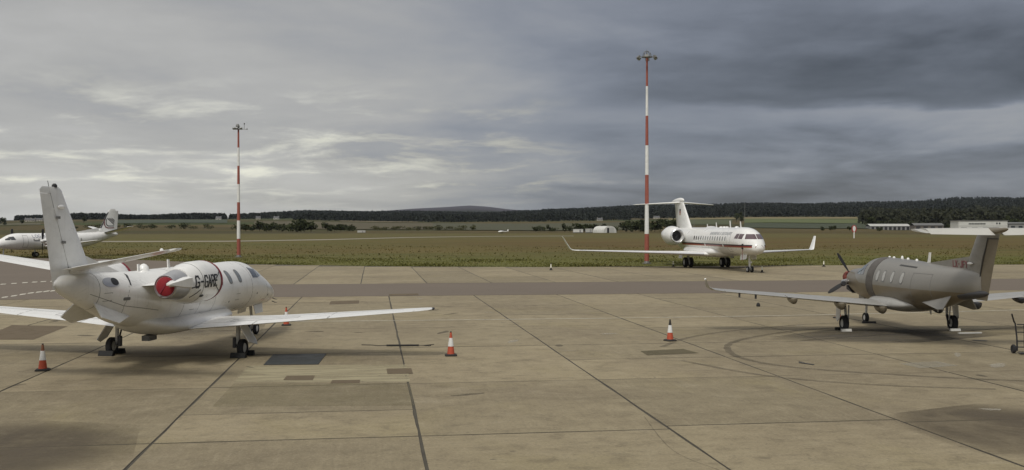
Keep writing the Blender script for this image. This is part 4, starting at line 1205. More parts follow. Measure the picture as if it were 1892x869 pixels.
    # gear
    for sd in (1, -1):
        MB().tube([(.25, sd * 2.15, 1.15), (.20, sd * 2.12, .62)], [.06, .055], 10).build('gear_strut', STRUT, A)
        MB().tube([(.20, sd * 2.12, .62), (0, sd * 2.10, .27)], [.06, .05], 10).build('trailing_link', DARKMET, A)
        MB().tube([(-.12, sd * 2.12, 1.05), (-.03, sd * 2.10, .42)], [.035, .03], 8).build('shock_absorber', METAL, A)
        wheel(A, (0, sd * 2.265, .31), .62, .23)
        MB().prism([(.42, sd * 2.42, 1.2), (-.12, sd * 2.42, 1.2), (-.10, sd * 2.48, .55), (.12, sd * 2.5, .36), (.34, sd * 2.48, .45)], .025, (0, 1, .05)).build('gear_door', WHITE2, A, smooth=0)
    MB().tube([(3.30, 0, 1.35), (3.42, 0, .55), (3.48, 0, .22)], [.055, .055, .045], 10).build('gear_strut', STRUT, A)
    wheel(A, (3.48, 0, .22), .44, .17)
    for sd in (1, -1):
        MB().prism([(3.7, sd * .20, 1.30), (3.0, sd * .22, 1.28), (3.05, sd * .28, .85), (3.65, sd * .26, .88)], .02, (0, 1, 0)).build('gear_door', GOLD, A, smooth=0)
    return A
RP = right_prop()

# ------------------------------------------------------------------ large white jet with flag stripe (centre right)
def large_jet():
    A = empty('government_jet', (20.72, 106.6, 0), R(-82.7))
    tag(A, 'large white T tailed jet with black red gold stripe and upswept winglets by the grass', 'aircraft')
    st = [(15.25, 2.30, .02, .02, .02), (15.1, 2.31, .40, .36, .34), (14.6, 2.40, .76, .76, .64), (13.9, 2.50, 1.02, 1.16, .84), (13.2, 2.62, 1.16, 1.40, 1.0), (12.5, 2.72, 1.25, 1.46, 1.14), (11.6, 2.80, 1.31, 1.44, 1.25), (10.6, 2.85, 1.34, 1.40, 1.32),
          (8.0, 2.86, 1.35, 1.37, 1.35), (-4.0, 2.86, 1.35, 1.36, 1.35), (-6.5, 2.95, 1.25, 1.26, 1.30), (-9.5, 3.25, .90, .95, 1.05), (-12.0, 3.60, .48, .55, .62), (-13.6, 3.85, .18, .22, .25), (-13.9, 3.9, .04, .05, .05)]
    B = Body(st)
    B.mesh(80, 48).build('fuselage', WHITE, A)
    BF = Body([(6.8, 1.75, .1, .1, .1), (6.2, 1.72, .85, .45, .35), (4.8, 1.68, 1.55, .65, .48), (1.5, 1.66, 1.75, .62, .50), (-2.5, 1.70, 1.65, .60, .48), (-4.5, 1.85, 1.1, .45, .35), (-5.8, 2.0, .3, .2, .12), (-6, 2.02, .05, .05, .05)])
    BF.mesh(36, 36).build('belly_fairing', WHITE, A)
    for sd in (-1, 1):
        fn = lambda x, z, o, sd=sd: B.side(x, z, sd, o)
        for i in range(14):
            oval_patch(fn, -.1 + .74 * i, 3.14, .15, .21, 3, .012, n=16).build('window', GLASS if i < 4 else GREYGLASS, A)
        for x0, x1, za, zb, zc_, zd in ((11.85, 12.62, 3.18, 3.16, 3.62, 3.62), (12.72, 13.38, 3.16, 3.14, 3.62, 3.60)):
            grid_patch(lambda u, v, o: B.side(x0 + (x1 - x0) * u + (.22 * v * (1 - u) if x0 < 12 else 0), (za + (zb - za) * u) * (1 - v) + (zc_ + (zd - zc_) * u) * v, sd, o), 6, 5, .012).build('windscreen', SHADEGLASS, A)
        def wz(u, v, o):
            z = 3.14 + .46 * v; lo_ = R(31) + R(21) * v; ph = lo_ + (R(88) - lo_) * u
            xa, xb = 12.0, 15.2
            for _ in range(30):
                xm = (xa + xb) / 2; q = B.at(xm)
                if q[0] + q[2] * math.sin(ph) > z: xa = xm
                else: xb = xm
            return B.phi(xa, ph if sd > 0 else math.pi - ph, o)
        grid_patch(wz, 8, 5, .012).build('windscreen', SHADEGLASS, A)
        # flag stripe
        for z0, z1, mm in ((2.50, 2.61, BLACK), (2.38, 2.50, STRIPERED), (2.33, 2.38, STRIPEGOLD)):
            grid_patch(lambda u, v, o: B.side(15.12 - 19.7 * u, z0 + (z1 - z0) * v, sd, o), 60, 2, .010).build('stripe', mm, A)
        lettering('BUNDESREPUBLIK DEUTSCHLAND', .22, 6.2, lambda s, t, o: B.side(4.6 + s if sd < 0 else 10.8 - s, 3.52 + t, sd, o), .22, 0, .010).build('title_lettering', GREYTXT, A)
        ds = MB(); ribbon(ds, [(10.0, 1.9), (10.0, 3.75), (10.85, 3.75), (10.85, 1.9), (10.0, 1.9)], .02, fn, .006); ds.build('door_seam', SEALGREY, A)
        for x in (3.4, 8.9):
            oval_patch(fn, x, 2.46, .16, .12, 3, .016).build('emblem_plate', WHITE2, A)
    for z, x in ((2.30, 13.6), (2.62, 13.7)):
        MB().box(B.side(x, z, -1, .03), (.22, .10, .16)).build('probe_cover', BLACK, A)
    MB().tube([B.side(13.6, 2.25, -1, .03), B.side(13.6, 2.25, -1, .05) + Vector((0, 0, -1.1))], .025, 5).build('streamer', REDTXT, A)
    W = [(0, 6.0, 0, 1.45, 6.2, .12, 0), (1.5, 4.9, 1.5, 1.50, 5.2, .12, 0), (5.5, 1.9, 5.5, 1.58, 3.3, .11, 0), (13.1, -3.65, 13.4, 1.72, 1.45, .10, 0), (13.4, -3.95, 13.75, 1.76, 1.35, .10, R(25)), (13.6, -4.3, 13.95, 1.95, 1.2, .09, R(55)), (14.2, -5.35, 14.6, 3.25, .55, .08, R(68))]
    for mir in (1, -1):
        wg = wing_piece(W, 0, 9.0, 0, .78, mir); wing_piece(W, 9.0, 12.8, 0, .78, mir, mb=wg); wing_piece(W, 12.8, 14.2, 0, 1, mir, mb=wg)
        wo = wg.build('wing', WHITE, A, smooth=50)
        wing_piece(W, 1.6, 5.4, .79, 1, mir).build('flap', WHITE2, A, smooth=50); wing_piece(W, 5.45, 8.95, .79, 1, mir).build('flap', WHITE2, A, smooth=50); wing_piece(W, 9.05, 12.75, .79, 1, mir).build('aileron', WHITE2, A, smooth=50)
        grid_patch(lambda u, v, o: (lambda p: Vector((p.x + o, p.y * mir, p.z)))(sec_pt(sec_at(W, 1.8 + 11.0 * u), .03 * abs(2 * v - 1) ** 2, v > .5)), 24, 4, .006).build('leading_edge', METAL, wo)
    FN = [(3.6, -4.0, 0, 3.6, 7.3, .10, R(90)), (4.25, -5.3, 0, 4.25, 5.6, .10, R(90)), (7.3, -8.5, 0, 7.3, 3.3, .10, R(90))]
    fin = wing_piece(FN, 3.6, 7.3, 0, .72).build('fin', WHITE, A, smooth=50)
    wing_piece(FN, 4.3, 7.1, .735, 1).build('rudder', WHITE2, A, smooth=50)
    BU = Body([(-8.1, 7.30, .03, .03, .03), (-8.6, 7.32, .18, .24, .16), (-9.6, 7.34, .26, .32, .24), (-11.5, 7.32, .20, .22, .18), (-12.9, 7.28, .04, .05, .05)])
    BU.mesh(20, 20).build('tail_bullet', WHITE, A)
    for sd in (1, -1):
        q = sec_at(FN, 6.0)
        MB().add([], []) 
        for k, mm in enumerate((BLACK, STRIPERED, STRIPEGOLD)):
            z1 = 6.35 - .24 * k
            grid_patch(lambda u, v, o: (lambda x, z: Vector((x, sd * (foil(.10, (sec_at(FN, z)[1] - x) / sec_at(FN, z)[4]) * sec_at(FN, z)[4] + o), z)))(-8.65 - .62 * u, z1 - .24 * v), 3, 2, .010).build('flag', mm if k else BLACK, fin)
    TP = [(0, -8.9, 0, 7.10, 3.0, .09, 0), (4.6, -11.6, 4.6, 6.90, 1.4, .08, 0), (4.85, -11.95, 4.85, 6.89, .9, .07, 0)]
    for mir in (1, -1):
        wing_piece(TP, 0, 4.85, 0, .72, mir).build('tailplane', WHITE, A, smooth=50)
        wing_piece(TP, .3, 4.7, .73, 1, mir).build('elevator', WHITE2, A, smooth=50)
    for sd in (1, -1):
        yc = sd * 2.25
        E = Body([(-3.05, 3.30, .70, .70, .70), (-3.2, 3.30, .78, .78, .78), (-3.9, 3.30, .98, .98, .98), (-5.2, 3.32, 1.06, 1.06, 1.06), (-6.6, 3.36, .82, .82, .82), (-7.6, 3.40, .60, .60, .60)], yc)
        rings_ = [[E.phi(-3.05 - 4.55 * t, 2 * math.pi * j / 40) for j in range(40)] for t in [i / 24 for i in range(25)]]
        inn = [[Vector((-3.05 - d, yc + r_ * math.cos(2 * math.pi * j / 40), 3.30 + r_ * math.sin(2 * math.pi * j / 40))) for j in range(40)] for d, r_ in ((.9, .60), (.25, .58), (.05, .64))]
        nc = MB().loft(inn + rings_, (False, True)).build('engine_nacelle', WHITE, A)
        MB().lathe([(-.06, .63), (.03, .64), (.05, .68), (.02, .735), (-.12, .80)], 'x', (-3.05, yc, 3.30), 40, (False, False)).build('intake_lip', mat('polished_lip', (.72, .72, .72), .2, metal=.7), nc)
        MB().lathe([(0, .59), (.02, .59)], 'x', (-3.85, yc, 3.30), 32).build('fan_disc', BLACK, nc)
        MB().lathe([(0, .2), (.2, .12), (.28, .01)], 'x', (-3.83, yc, 3.30), 16).build('fan_hub', DARKMET, nc)
        MB().lathe([(-.5, .42), (.1, .55)], 'x', (-7.6, yc, 3.40), 28).build('exhaust_nozzle', METAL, nc)
        wing_piece([(0, -3.9, .8, 3.15, 3.2, .10, 0), (1, -4.0, 1.6, 3.28, 3.0, .10, 0)], 0, 1, 0, 1, sd).build('engine_pylon', mat('pylon_grey', (.30, .26, .25), .4), A, smooth=50)
    for x, h in ((10.3, .55), (7.4, .66), (3.2, .5), (.3, .36)):
        blade_antenna(A, B, x, h, .26)
    for x, r_ in ((9.2, .22), (6.4, .2), (5.6, .2), (4.6, .2)): dome(A, B, x, r_, .10)
    MB().tube([B.phi(-4.4, math.pi / 2), B.phi(-4.4, math.pi / 2) + Vector((0, 0, .9))], .025, 6).build('whip_antenna', SEALGREY, A)
    for sd in (1, -1):
        MB().tube([(.1, sd * 2.03, 1.6), (.05, sd * 2.03, .55)], [.14, .12], 12).build('gear_strut', STRUT, A)
        for q in (-.30, .30): wheel(A, (0, sd * 2.03 + q, .53), 1.06, .36)
        MB().prism([(.8, sd * 2.75, 1.65), (-.8, sd * 2.75, 1.65), (-.6, sd * 2.85, .95), (.5, sd * 2.85, .95)], .03, (0, 1, 0)).build('gear_door', WHITE2, A, smooth=0)
    MB().tube([(12.5, 0, 2.0), (12.65, 0, .8), (12.7, 0, .30)], [.11, .10, .08], 12).build('gear_strut', WHITE2, A)
    MB().tube([(12.0, 0, 1.7), (12.62, 0, .85)], .05, 8).build('gear_brace', STRUT, A)
    MB().box((12.85, 0, .95), (.14, .26, .16)).build('taxi_light', WHITE2, A)
    for q in (-.20, .20): wheel(A, (12.7, q, .29), .58, .20)
    for sd in (1, -1):
        MB().prism([(13.2, sd * .42, 1.75), (11.6, sd * .48, 1.65), (11.7, sd * .58, 1.15), (13.1, sd * .5, 1.25)], .03, (0, 1, 0)).build('gear_door', WHITE2, A, smooth=0)
    return A
GJ = large_jet()

# ------------------------------------------------------------------ white twin propeller airliner (far left)
def prop_airliner():
    A = empty('propeller_airliner', (-65.1, 141.2, 0), R(240.5))
    tag(A, 'white twin propeller airliner standing behind the fin of the left jet', 'aircraft')
    st = [(8.6, 1.85, .02, .02, .02), (8.45, 1.86, .28, .25, .25), (7.9, 1.92, .58, .52, .48), (7.2, 2.02, .82, .76, .68), (6.5, 2.14, 1.0, 1.0, .86), (5.8, 2.22, 1.12, 1.12, 1.02), (5.0, 2.26, 1.16, 1.16, 1.12),
          (-3.0, 2.26, 1.16, 1.16, 1.16), (-5.5, 2.40, 1.05, 1.06, 1.05), (-8.0, 2.78, .72, .76, .80), (-10.2, 3.08, .34, .40, .38), (-11.3, 3.18, .12, .15, .14), (-11.4, 3.18, .02, .02, .02)]
    B = Body(st)
    B.mesh(70, 44).build('fuselage', WHITE, A)
    for sd in (1, -1):
        fn = lambda x, z, o, sd=sd: B.side(x, z, sd, o)
        for x0, x1, za, zb, zc_, zd in ((5.95, 6.55, 2.52, 2.50, 2.98, 2.92), (6.65, 7.25, 2.50, 2.48, 2.90, 2.64)):
            grid_patch(lambda u, v, o: B.side(x0 + (x1 - x0) * u + (.18 * v if x0 < 6.2 else -.05 * v), (za + (zb - za) * u) * (1 - v) + (zc_ + (zd - zc_) * u) * v, sd, o), 5, 4, .012).build('windscreen', GLASS, A)
        for i in range(11):
            oval_patch(fn, 3.3 - .75 * i, 2.50, .13, .18, 3, .010, n=16).build('window', PALEGLASS, A)
        ds = MB(); ribbon(ds, [(4.9, 1.5), (4.9, 3.1), (4.2, 3.1), (4.2, 1.5), (4.9, 1.5)], .03, fn, .006); ds.build('door_seam', SEALGREY, A)
        lettering('LOGANAIR', .34, 3.6, lambda s, t, o: B.side(3.4 - s if sd > 0 else -.2 + s, 2.84 + t, sd, o), .17, 0, .010).build('title_lettering', BLUEGREYTXT, A)
    W = [(0, 1.6, 0, 1.55, 2.8, .15, 0), (3.4, 1.5, 3.4, 1.75, 2.4, .14, 0), (10.5, .9, 10.5, 2.45, 1.15, .12, 0), (10.75, .7, 10.75, 2.48, .7, .1, 0)]
    for mir in (1, -1):
        wg = wing_piece(W, 0, 6.8, 0, .76, mir); wing_piece(W, 6.8, 10.2, 0, .76, mir, mb=wg); wing_piece(W, 10.2, 10.75, 0, 1, mir, mb=wg)
        wg.build('wing', WHITE, A, smooth=50)
        wing_piece(W, 1.2, 6.75, .77, 1, mir).build('flap', WHITE2, A, smooth=50); wing_piece(W, 6.85, 10.15, .77, 1, mir).build('aileron', WHITE2, A, smooth=50)
        yc = 3.35 * mir
        E = Body([(3.35, 2.35, .32, .30, .34), (3.2, 2.34, .42, .40, .52), (2.2, 2.28, .52, .50, .66), (.5, 2.1, .52, .50, .62), (-1.2, 1.9, .4, .36, .42), (-2.0, 1.85, .1, .1, .12)], yc)
        nc = E.mesh(24, 28).build('engine_nacelle', WHITE, A)
        MB().lathe([(0, .30), (.25, .26), (.5, .14), (.62, .02)], 'x', (3.35, yc, 2.35), 20).build('spinner', WHITE2, nc)
        for k in range(4):
            a = R(88) + k * R(90)
            d = Vector((0, math.cos(a), math.sin(a))); t = Vector((0, -math.sin(a), math.cos(a))); rg = []
            for s, c_, tw in ((.22, .16, 70), (.6, .28, 62), (1.2, .32, 52), (1.55, .28, 46), (1.68, .14, 44)):
                ct = t * math.cos(R(tw)) + Vector((1, 0, 0)) * math.sin(R(tw)); cn = d.cross(ct).normalized(); o_ = Vector((3.6, yc, 2.35)) + d * s
                rg.append([o_ - ct * c_ / 2, o_ + cn * .03, o_ + ct * c_ / 2, o_ - cn * .03])
            MB().loft(rg).build('propeller_blade', BLACK, nc, smooth=60)
        MB().lathe([(0, .22), (.1, .22)], 'x', (3.12, yc, 1.98), 14).build('engine_intake', mat('intake_pink', (.45, .27, .22), .6), nc)
        MB().tube([(.2, yc, 1.7), (.0, yc, .45)], [.1, .09], 10).build('gear_strut', STRUT, A)
        for q in (-.22, .22): wheel(A, (0, yc + q, .38), .76, .24)
    FN = [(3.0, -6.2, 0, 3.0, 4.9, .10, R(90)), (3.75, -8.0, 0, 3.75, 3.25, .10, R(90)), (6.75, -9.75, 0, 6.75, 1.75, .10, R(90)), (6.95, -10.0, 0, 6.95, 1.4, .07, R(90))]
    fin = wing_piece(FN, 2.9, 6.95, 0, .68).build('fin', WHITE, A, smooth=50)
    wing_piece(FN, 3.3, 6.7, .695, 1).build('rudder', WHITE2, A, smooth=50)
    MB().prism([(-2.6, 0, 3.30), (-7.9, 0, 4.15), (-8.3, 0, 3.2), (-5.0, 0, 3.0)], .10, (0, 1, 0)).build('dorsal_fin', WHITE, A, smooth=0)
    for sd in (1, -1):
        def fs_(x, z, o, sd=sd):
            q = sec_at(FN, z); c = max(0, (q[1] - x) / q[4]); return Vector((x, sd * (foil(q[5], c) * q[4] + o), z))
        lg = MB(); ribbon(lg, [(-8.95, 5.35), (-8.9, 4.65), (-9.15, 4.25), (-9.5, 4.12), (-10.6, 4.15)], .13, fs_, .010)
        lg.build('tail_emblem', mat('emblem_maroon', (.15, .03, .035), .5), fin)
        lg = MB(); ribbon(lg, [(-9.25, 5.45), (-9.2, 4.8), (-9.4, 4.5), (-9.65, 4.42), (-10.6, 4.44)], .11, fs_, .010); ribbon(lg, [(-9.5, 5.55), (-10.6, 4.7)], .12, fs_, .010); ribbon(lg, [(-9.85, 5.55), (-10.65, 5.0)], .12, fs_, .010); ribbon(lg, [(-10.25, 5.55), (-10.7, 5.25)], .12, fs_, .010)
        lg.build('tail_emblem', mat('emblem_black', (.03, .03, .035), .5), fin)
        fb = MB(); fb.add([], [])
        grid_patch(lambda u, v, o: (lambda q, z: Vector((q[1] - .06 * q[4] * v - .002, sd * (foil(q[5], .06 * v) * q[4] + o), z)))(sec_at(FN, 4.1 + 2.4 * u), 4.1 + 2.4 * u), 14, 3, .008).build('deice_boot', BLACK, fin)
    TP = [(0, -8.5, 0, 3.35, 2.1, .11, R(12)), (4.4, -9.5, 4.4, 4.3, 1.1, .10, R(12)), (4.65, -9.75, 4.65, 4.35, .7, .08, R(12))]
    for mir in (1, -1):
        tp = wing_piece(TP, 0, 4.65, 0, .66, mir).build('tailplane', WHITE, A, smooth=50)
        wing_piece(TP, .3, 4.5, .675, 1, mir).build('elevator', WHITE2, A, smooth=50)
        grid_patch(lambda u, v, o: (lambda p: Vector((p.x + o, p.y * mir, p.z)))(sec_pt(sec_at(TP, .5 + 3.8 * u), .05 * abs(2 * v - 1) ** 2, v > .5)), 12, 4, .012).build('deice_boot', BLACK, tp)
    blade_antenna(A, B, 1.3, .5, .25); blade_antenna(A, B, -7.0, .4, .2)
    MB().tube([(7.05, 0, 1.5), (7.14, 0, .28)], [.09, .07], 10).build('gear_strut', STRUT, A)
    for q in (-.17, .17): wheel(A, (7.14, q, .27), .54, .18)
    return A
PA = prop_airliner()

# ------------------------------------------------------------------ traffic cones
def cone(pos, h, label, group, rz=0.0, far_=False, tip=ORANGE):
    t = empty('traffic_cone', (pos[0], pos[1], 0.005), rz)
    tag(t, label, 'traffic cone', group)
    b = h * .50; k = h / 0.8
    bs = MB()
    rg = []
    for z, s in ((0, .5), (.03 * k, .5), (.045 * k, .46), (.06 * k, .36)):
        c = b * s; q = c * .75
        rg.append([(x, y, z) for x, y in ((c, -q), (c, q), (q, c), (-q, c), (-c, q), (-c, -q), (-q, -c), (q, -c))])
    bs.loft(rg).build('base', CONEBASE, t, smooth=25)
    def r(z): return b * (.33 - .27 * z / h)
    def band(z0, z1, m, nm, off=0.0):
        zs = [z0 + (z1 - z0) * i / 3 for i in range(4)]
        MB().lathe([(z, r(z) + off) for z in zs], 'z', (0, 0, 0), 20).build(nm, m, t)
    if far_:
        band(.05 * k, .30 * k, CONEBASE, 'lower_band'); band(.30 * k, .74 * k, mat('cone_pale', (.74, .72, .60), .5, dirt=.3), 'upper_band', .012); band(.74 * k, .8 * k, CONEBASE, 'tip')
    else:
        band(.055 * k, .31 * k, ORANGE, 'lower_band'); band(.31 * k, .585 * k, REFLECT, 'white_sleeve', .006); band(.585 * k, .765 * k, tip, 'upper_band'); band(.765 * k, .80 * k, CONEBASE, 'tip')
    return t
BRN = mat('cone_faded_brown', (.20, .085, .045), .7, dirt=.4, dscale=6)
G_ = 'orange and white cones on the apron'
cone(gp(79, 685), .80, 'orange and white traffic cone standing left, below the tail of the left jet', G_, .3, tip=BRN)
cone(gp(833, 657.5), .80, 'orange and white traffic cone standing alone in the middle of the apron', G_, .1)
cone(gp(1238, 630), .80, 'orange and white traffic cone beside the curved tyre marks', G_, .5, tip=CONEBASE)
cone(gp(529, 601.5), .80, 'orange and white traffic cone half hidden behind the wing of the left jet', G_, .2)
cone(gp(1549, 588), .80, 'traffic cone behind the gear leg of the grey and gold turboprop', G_, .7)
G2 = 'small pale cones around the large jet'
for (px, py, lb) in ((1018, 499.5, 'small pale cone with dark base below the left wing tip of the large jet'), (1244, 493, 'small pale cone at the grass edge under the engine of the large jet'),
                     (1408, 504, 'small pale cone beside the nose wheel of the large jet'), (1522, 493, 'small pale cone at the grass edge right of the large jet')):
    cone(gp(px, py), .66, lb, G2, rng.random(), True)

# ------------------------------------------------------------------ striped masts
def mast(pos, h, nb, r0, r1, label, kind):
    t = empty('lighting_mast', (pos[0], pos[1], 0))
    tag(t, label, 'mast', 'red and white striped masts at the grass edge')
    rr = lambda z: r0 + (r1 - r0) * z / h
    for i in range(nb):
        z0, z1 = h * i / nb, h * (i + 1) / nb
        MB().lathe([(z0 + .004, rr(z0)), (z1 - .004, rr(z1))], 'z', (0, 0, 0), 16).build('mast_section', MASTRED if i % 2 == 0 else MASTWHITE, t)
    MB().lathe([(0, r0 * 1.9), (.06, r0 * 1.9), (.08, r0 * 1.2), (.3, r0 * 1.05)], 'z', (0, 0, -.02), 16).build('base_flange', GALV, t)
    if kind == 'flood':
        rg = MB().lathe([(0, .55), (.06, .60), (.12, .55), (.06, .50)], 'z', (0, 0, h - .1), 20, (False, False)); rg.build('head_ring', GALV, t)
        for k in range(6):
            a = k * math.pi / 3 + .35
            d = Vector((math.cos(a), math.sin(a), 0))
            MB().tube([d * .12 + Vector((0, 0, h - .04)), d * .95 + Vector((0, 0, h - .05))], .035, 6).build('arm', GALV, t)
            M = Matrix.Rotation(a, 3, 'Z') @ Matrix.Rotation(R(52), 3, 'Y')
            fl = MB().box(d * 1.12 + Vector((0, 0, h - .12)), (.34, .46, .20), M).build('floodlight', GALV, t, smooth=0)
            MB().box(d * 1.12 + Vector((0, 0, h - .12)) + M @ Vector((0, 0, -.11)), (.28, .40, .012), M).build('lamp_glass', LENS, fl, smooth=0)
        for k in range(4):
            a = k * math.pi / 4
            MB().tube([(math.cos(a) * .5 * math.cos(q), math.sin(a) * .5 * math.cos(q), h + .05 + .62 * math.sin(q)) for q in [math.pi * i / 10 for i in range(11)]], .028, 5).build('cage_hoop', GALV, t)
        MB().tube([(0, 0, h), (0, 0, h + .95)], [.03, .012], 6).build('lightning_rod', GALV, t)
        MB().lathe([(0, .16), (.2, .16), (.3, .08)], 'z', (0, 0, h + .02), 12).build('winch_head', GALV, t)
    else:
        MB().box((0, 0, h + .02), (1.1, .5, .08)).build('platform', GALV, t, smooth=0)
        for x in (-.55, -.15, .45):
            M = Matrix.Rotation(R(-35), 3, 'X')
            fl = MB().box((x, -.35, h + .12), (.34, .30, .26), M).build('floodlight', GALV, t, smooth=0)
            MB().box(Vector((x, -.35, h + .12)) + M @ Vector((0, -.16, 0)), (.28, .012, .2), M).build('lamp_glass', LENS, fl, smooth=0)
        MB().lathe([(0, .22), (.3, .28), (.5, .22), (.62, .1)], 'z', (-.1, 0, h + .15), 12).build('beacon_housing', GALV, t)
        MB().tube([(0, .1, h + .05), (1.25, .1, h + .02)], .035, 6).build('arm', GALV, t)
        MB().tube([(.78, .1, h + .03), (.82, .1, h + .75)], .03, 6).build('sensor_post', GALV, t)
        MB().lathe([(0, .09), (.18, .09)], 'z', (.82, .1, h + .72), 10).build('sensor', GALV, t)
        MB().lathe([(0, .1), (.14, .1)], 'z', (1.2, .1, h - .02), 10).build('sensor', GALV, t)
mast(gp(441, 475), 18.2, 7, .27, .12, 'shorter red and white striped mast with sensors behind the left jet', 'sensor')
mast(gp(1195, 487), 24.2, 7, .28, .11, 'tall red and white striped floodlight mast beside the large jet', 'flood')

# ------------------------------------------------------------------ small things on the apron
def place(A, p): return A.matrix_world @ Vector(p)
bpy.context.view_layer.update()
CHOCKW = mat('chock_white', (.55, .54, .50), .7, dirt=.4, dscale=6)
CHOCKB = mat('chock_black', (.02, .02, .02), .85)
def chock(A, p, size, m, label, g='wheel chocks', rz=0.0):
    w_ = place(A, p)
    L, d, h = size
    mb = MB().loft([[(x, -d / 2, 0), (x, d / 2, 0), (x, d * .18, h), (x, -d * .18, h)] for x in (-L / 2, L / 2)])
    o = mb.build('wheel_chock', m, None, smooth=0)
    o.location = (w_.x, w_.y, .005); o.rotation_euler = (0, 0, rz)
    return tag(o, label, 'chock', g)
hz = R(83.2) - R(90)
chock(LJ, (.36, 2.27, 0), (.5, .2, .16), CHOCKB, 'black wheel chock in front of the far main wheel of the left jet', rz=hz)
chock(LJ, (-.36, 2.27, 0), (.5, .2, .16), CHOCKB, 'black wheel chock behind the far main wheel of the left jet', rz=hz)
chock(LJ, (.36, -2.27, 0), (.5, .2, .16), CHOCKB, 'black wheel chock in front of the near main wheel of the left jet', rz=hz)
chock(LJ, (-.36, -2.27, 0), (.5, .2, .16), CHOCKB, 'black wheel chock behind the near main wheel of the left jet', rz=hz)
hz = R(2)
chock(RP, (-.34, 2.30, 0), (.42, .14, .10), CHOCKW, 'white wheel chock behind the left main wheel of the turboprop', rz=hz)
chock(RP, (.36, 2.30, 0), (.42, .14, .10), CHOCKB, 'black wheel chock ahead of the left main wheel of the turboprop', rz=hz)
chock(RP, (-.36, -2.2, 0), (.42, .14, .10), CHOCKW, 'white wheel chock behind the right main wheel of the turboprop', rz=hz)
chock(RP, (3.10, .0, 0), (.6, .14, .08), CHOCKB, 'black wheel chock behind the nose wheel of the turboprop', rz=hz)
p = gp(1792, 617)
o = MB().box((0, 0, .03), (1.0, .10, .05)).build('loose_bar', CHOCKW, None, smooth=0)
o.location = (p.x, p.y, .006); o.rotation_euler = (0, 0, R(10)); tag(o, 'white bar lying by the right main wheel of the turboprop', 'bar')

# black bar with two wires lying in the middle of the apron
p = gp(744, 640)
t = empty('ground_bar', (p.x, p.y, .006), R(2)); tag(t, 'thin black bar with wires lying across a joint in mid apron', 'bar')
MB().box((0, 0, .03), (1.15, .07, .05)).build('bar', CHOCKB, t, smooth=0)
for s in (-1, 1):
    MB().tube([(s * .57, 0, .03), (s * .75, .05, .02), (s * .9, .22 if s > 0 else .06, .012), (s * 1.1, .42 if s > 0 else .25, .012)] + ([] if s > 0 else [(-1.5, .35, .012)]), .012, 5).build('wire', CHOCKB, t)
MB().tube([(.75, .05, .02), (.95, -.05, .012), (1.0, .1, .012)], .014, 5).build('wire', CHOCKB, t)
p = gp(1401, 566.5)
o = MB().lathe([(0, .10), (.05, .11), (.14, .09), (.2, .03)], 'z', (0, 0, 0), 10).build('tie_down_ring', CHOCKB, None); o.location = (p.x, p.y, .006)
tag(o, 'small black knob on the concrete below the left wing of the turboprop', 'fitting')

# sack truck cut by the right edge of the frame
p = gp(1887, 654)
t = empty('hand_truck', (p.x, p.y, .005), R(-4)); tag(t, 'black hand truck standing at the right edge of the apron', 'hand truck')
FR = mat('truck_black', (.018, .018, .02), .55, dirt=.3)
for s in (-1, 1):
    MB().tube([(s * .25 + .12, 0, .10), (s * .25 + .11, .02, .55), (s * .25 + .07, .05, 1.0), (s * .25 + (.02 if s < 0 else .07), .03, 1.08), (s * .25 - (.09 if s < 0 else -.09), -.10, 1.28)], .027, 8).build('side_rail', FR, t)
    MB().tube([(s * .25 - (.09 if s < 0 else -.09), -.10, 1.28), (s * .25 - (.12 if s < 0 else -.12), -.14, 1.34)], .026, 8).build('grip', RUBBER, t)
    wheel(t, (0, 0, 0), .01, .01) if False else None
    wh = MB().lathe([(-.045, .09), (-.05, .125), (-.02, .15), (.02, .15), (.05, .125), (.045, .09)], 'x', (s * .31 + .10, .10, .15), 20).build('wheel', RUBBER, t)
    MB().lathe([(-.04, .02), (-.04, .095), (.04, .095), (.04, .02)], 'x', (s * .31 + .10, .10, .15), 14).build('rim', mat('red_rim', (.30, .03, .03), .5), wh)
for z in (.22, .42, .72, .98):
    MB().tube([(-.13, .02, z), (.37, .02, z)], .020, 6).build('cross_bar', FR, t)
MB().tube([(.10, .0, .2), (.10, .03, .98)], .018, 6).build('upright', FR, t)
MB().box((.12, -.14, .035), (.50, .26, .02)).build('toe_plate', FR, t, smooth=0)
MB().box((.30, -.06, .16), (.26, .12, .14)).build('red_bracket', mat('truck_red', (.28, .03, .03), .6), t, smooth=0)

# marker board on the grass
def tp(px, r): return terrain_px(px, r)
p = gp(1578, 440.5)
t = empty('marker_board', (p.x, p.y, 0)); tag(t, 'white marker board with red rim on a post in the grass', 'marker')
MB().tube([(0, 0, 0), (0, 0, 2.6)], .22, 8).build('post', MASTWHITE, t)
MB().lathe([(-.12, 1.15), (.12, 1.15)], 'y', (0, 0, 0), 20).build('rim', mat('board_red', (.34, .035, .03), .6), t).location = (0, 0, 3.6)
t.children[-1].scale = (.8, 1, 1.25)
b = MB().lathe([(-.16, .72), (.16, .72)], 'y', (0, 0, 0), 20).build('board', REFLECT, t); b.location = (0, 0, 3.7); b.scale = (.8, 1, 1.45)

# ------------------------------------------------------------------ buildings
BWHITE = mat('sheet_white', (.60, .60, .56), .6, dirt=.3, dscale=.3)
BGREY = mat('sheet_grey', (.26, .26, .25), .7, dirt=.3, dscale=.3)
BROOF = mat('roof_pale', (.42, .42, .39), .6, dirt=.3, dscale=.3)
BROOFD = mat('roof_dark', (.13, .13, .125), .7, dirt=.3, dscale=.3)
BDARK = mat('opening_dark', (.03, .03, .032), .6)
STONE = mat('harled_wall', (.42, .39, .33), .85, dirt=.3, dscale=.4)
SLATE = mat('slate', (.10, .10, .105), .7)
WGLASS = mat('window_dark', (.04, .045, .05), .15, coat=.8)
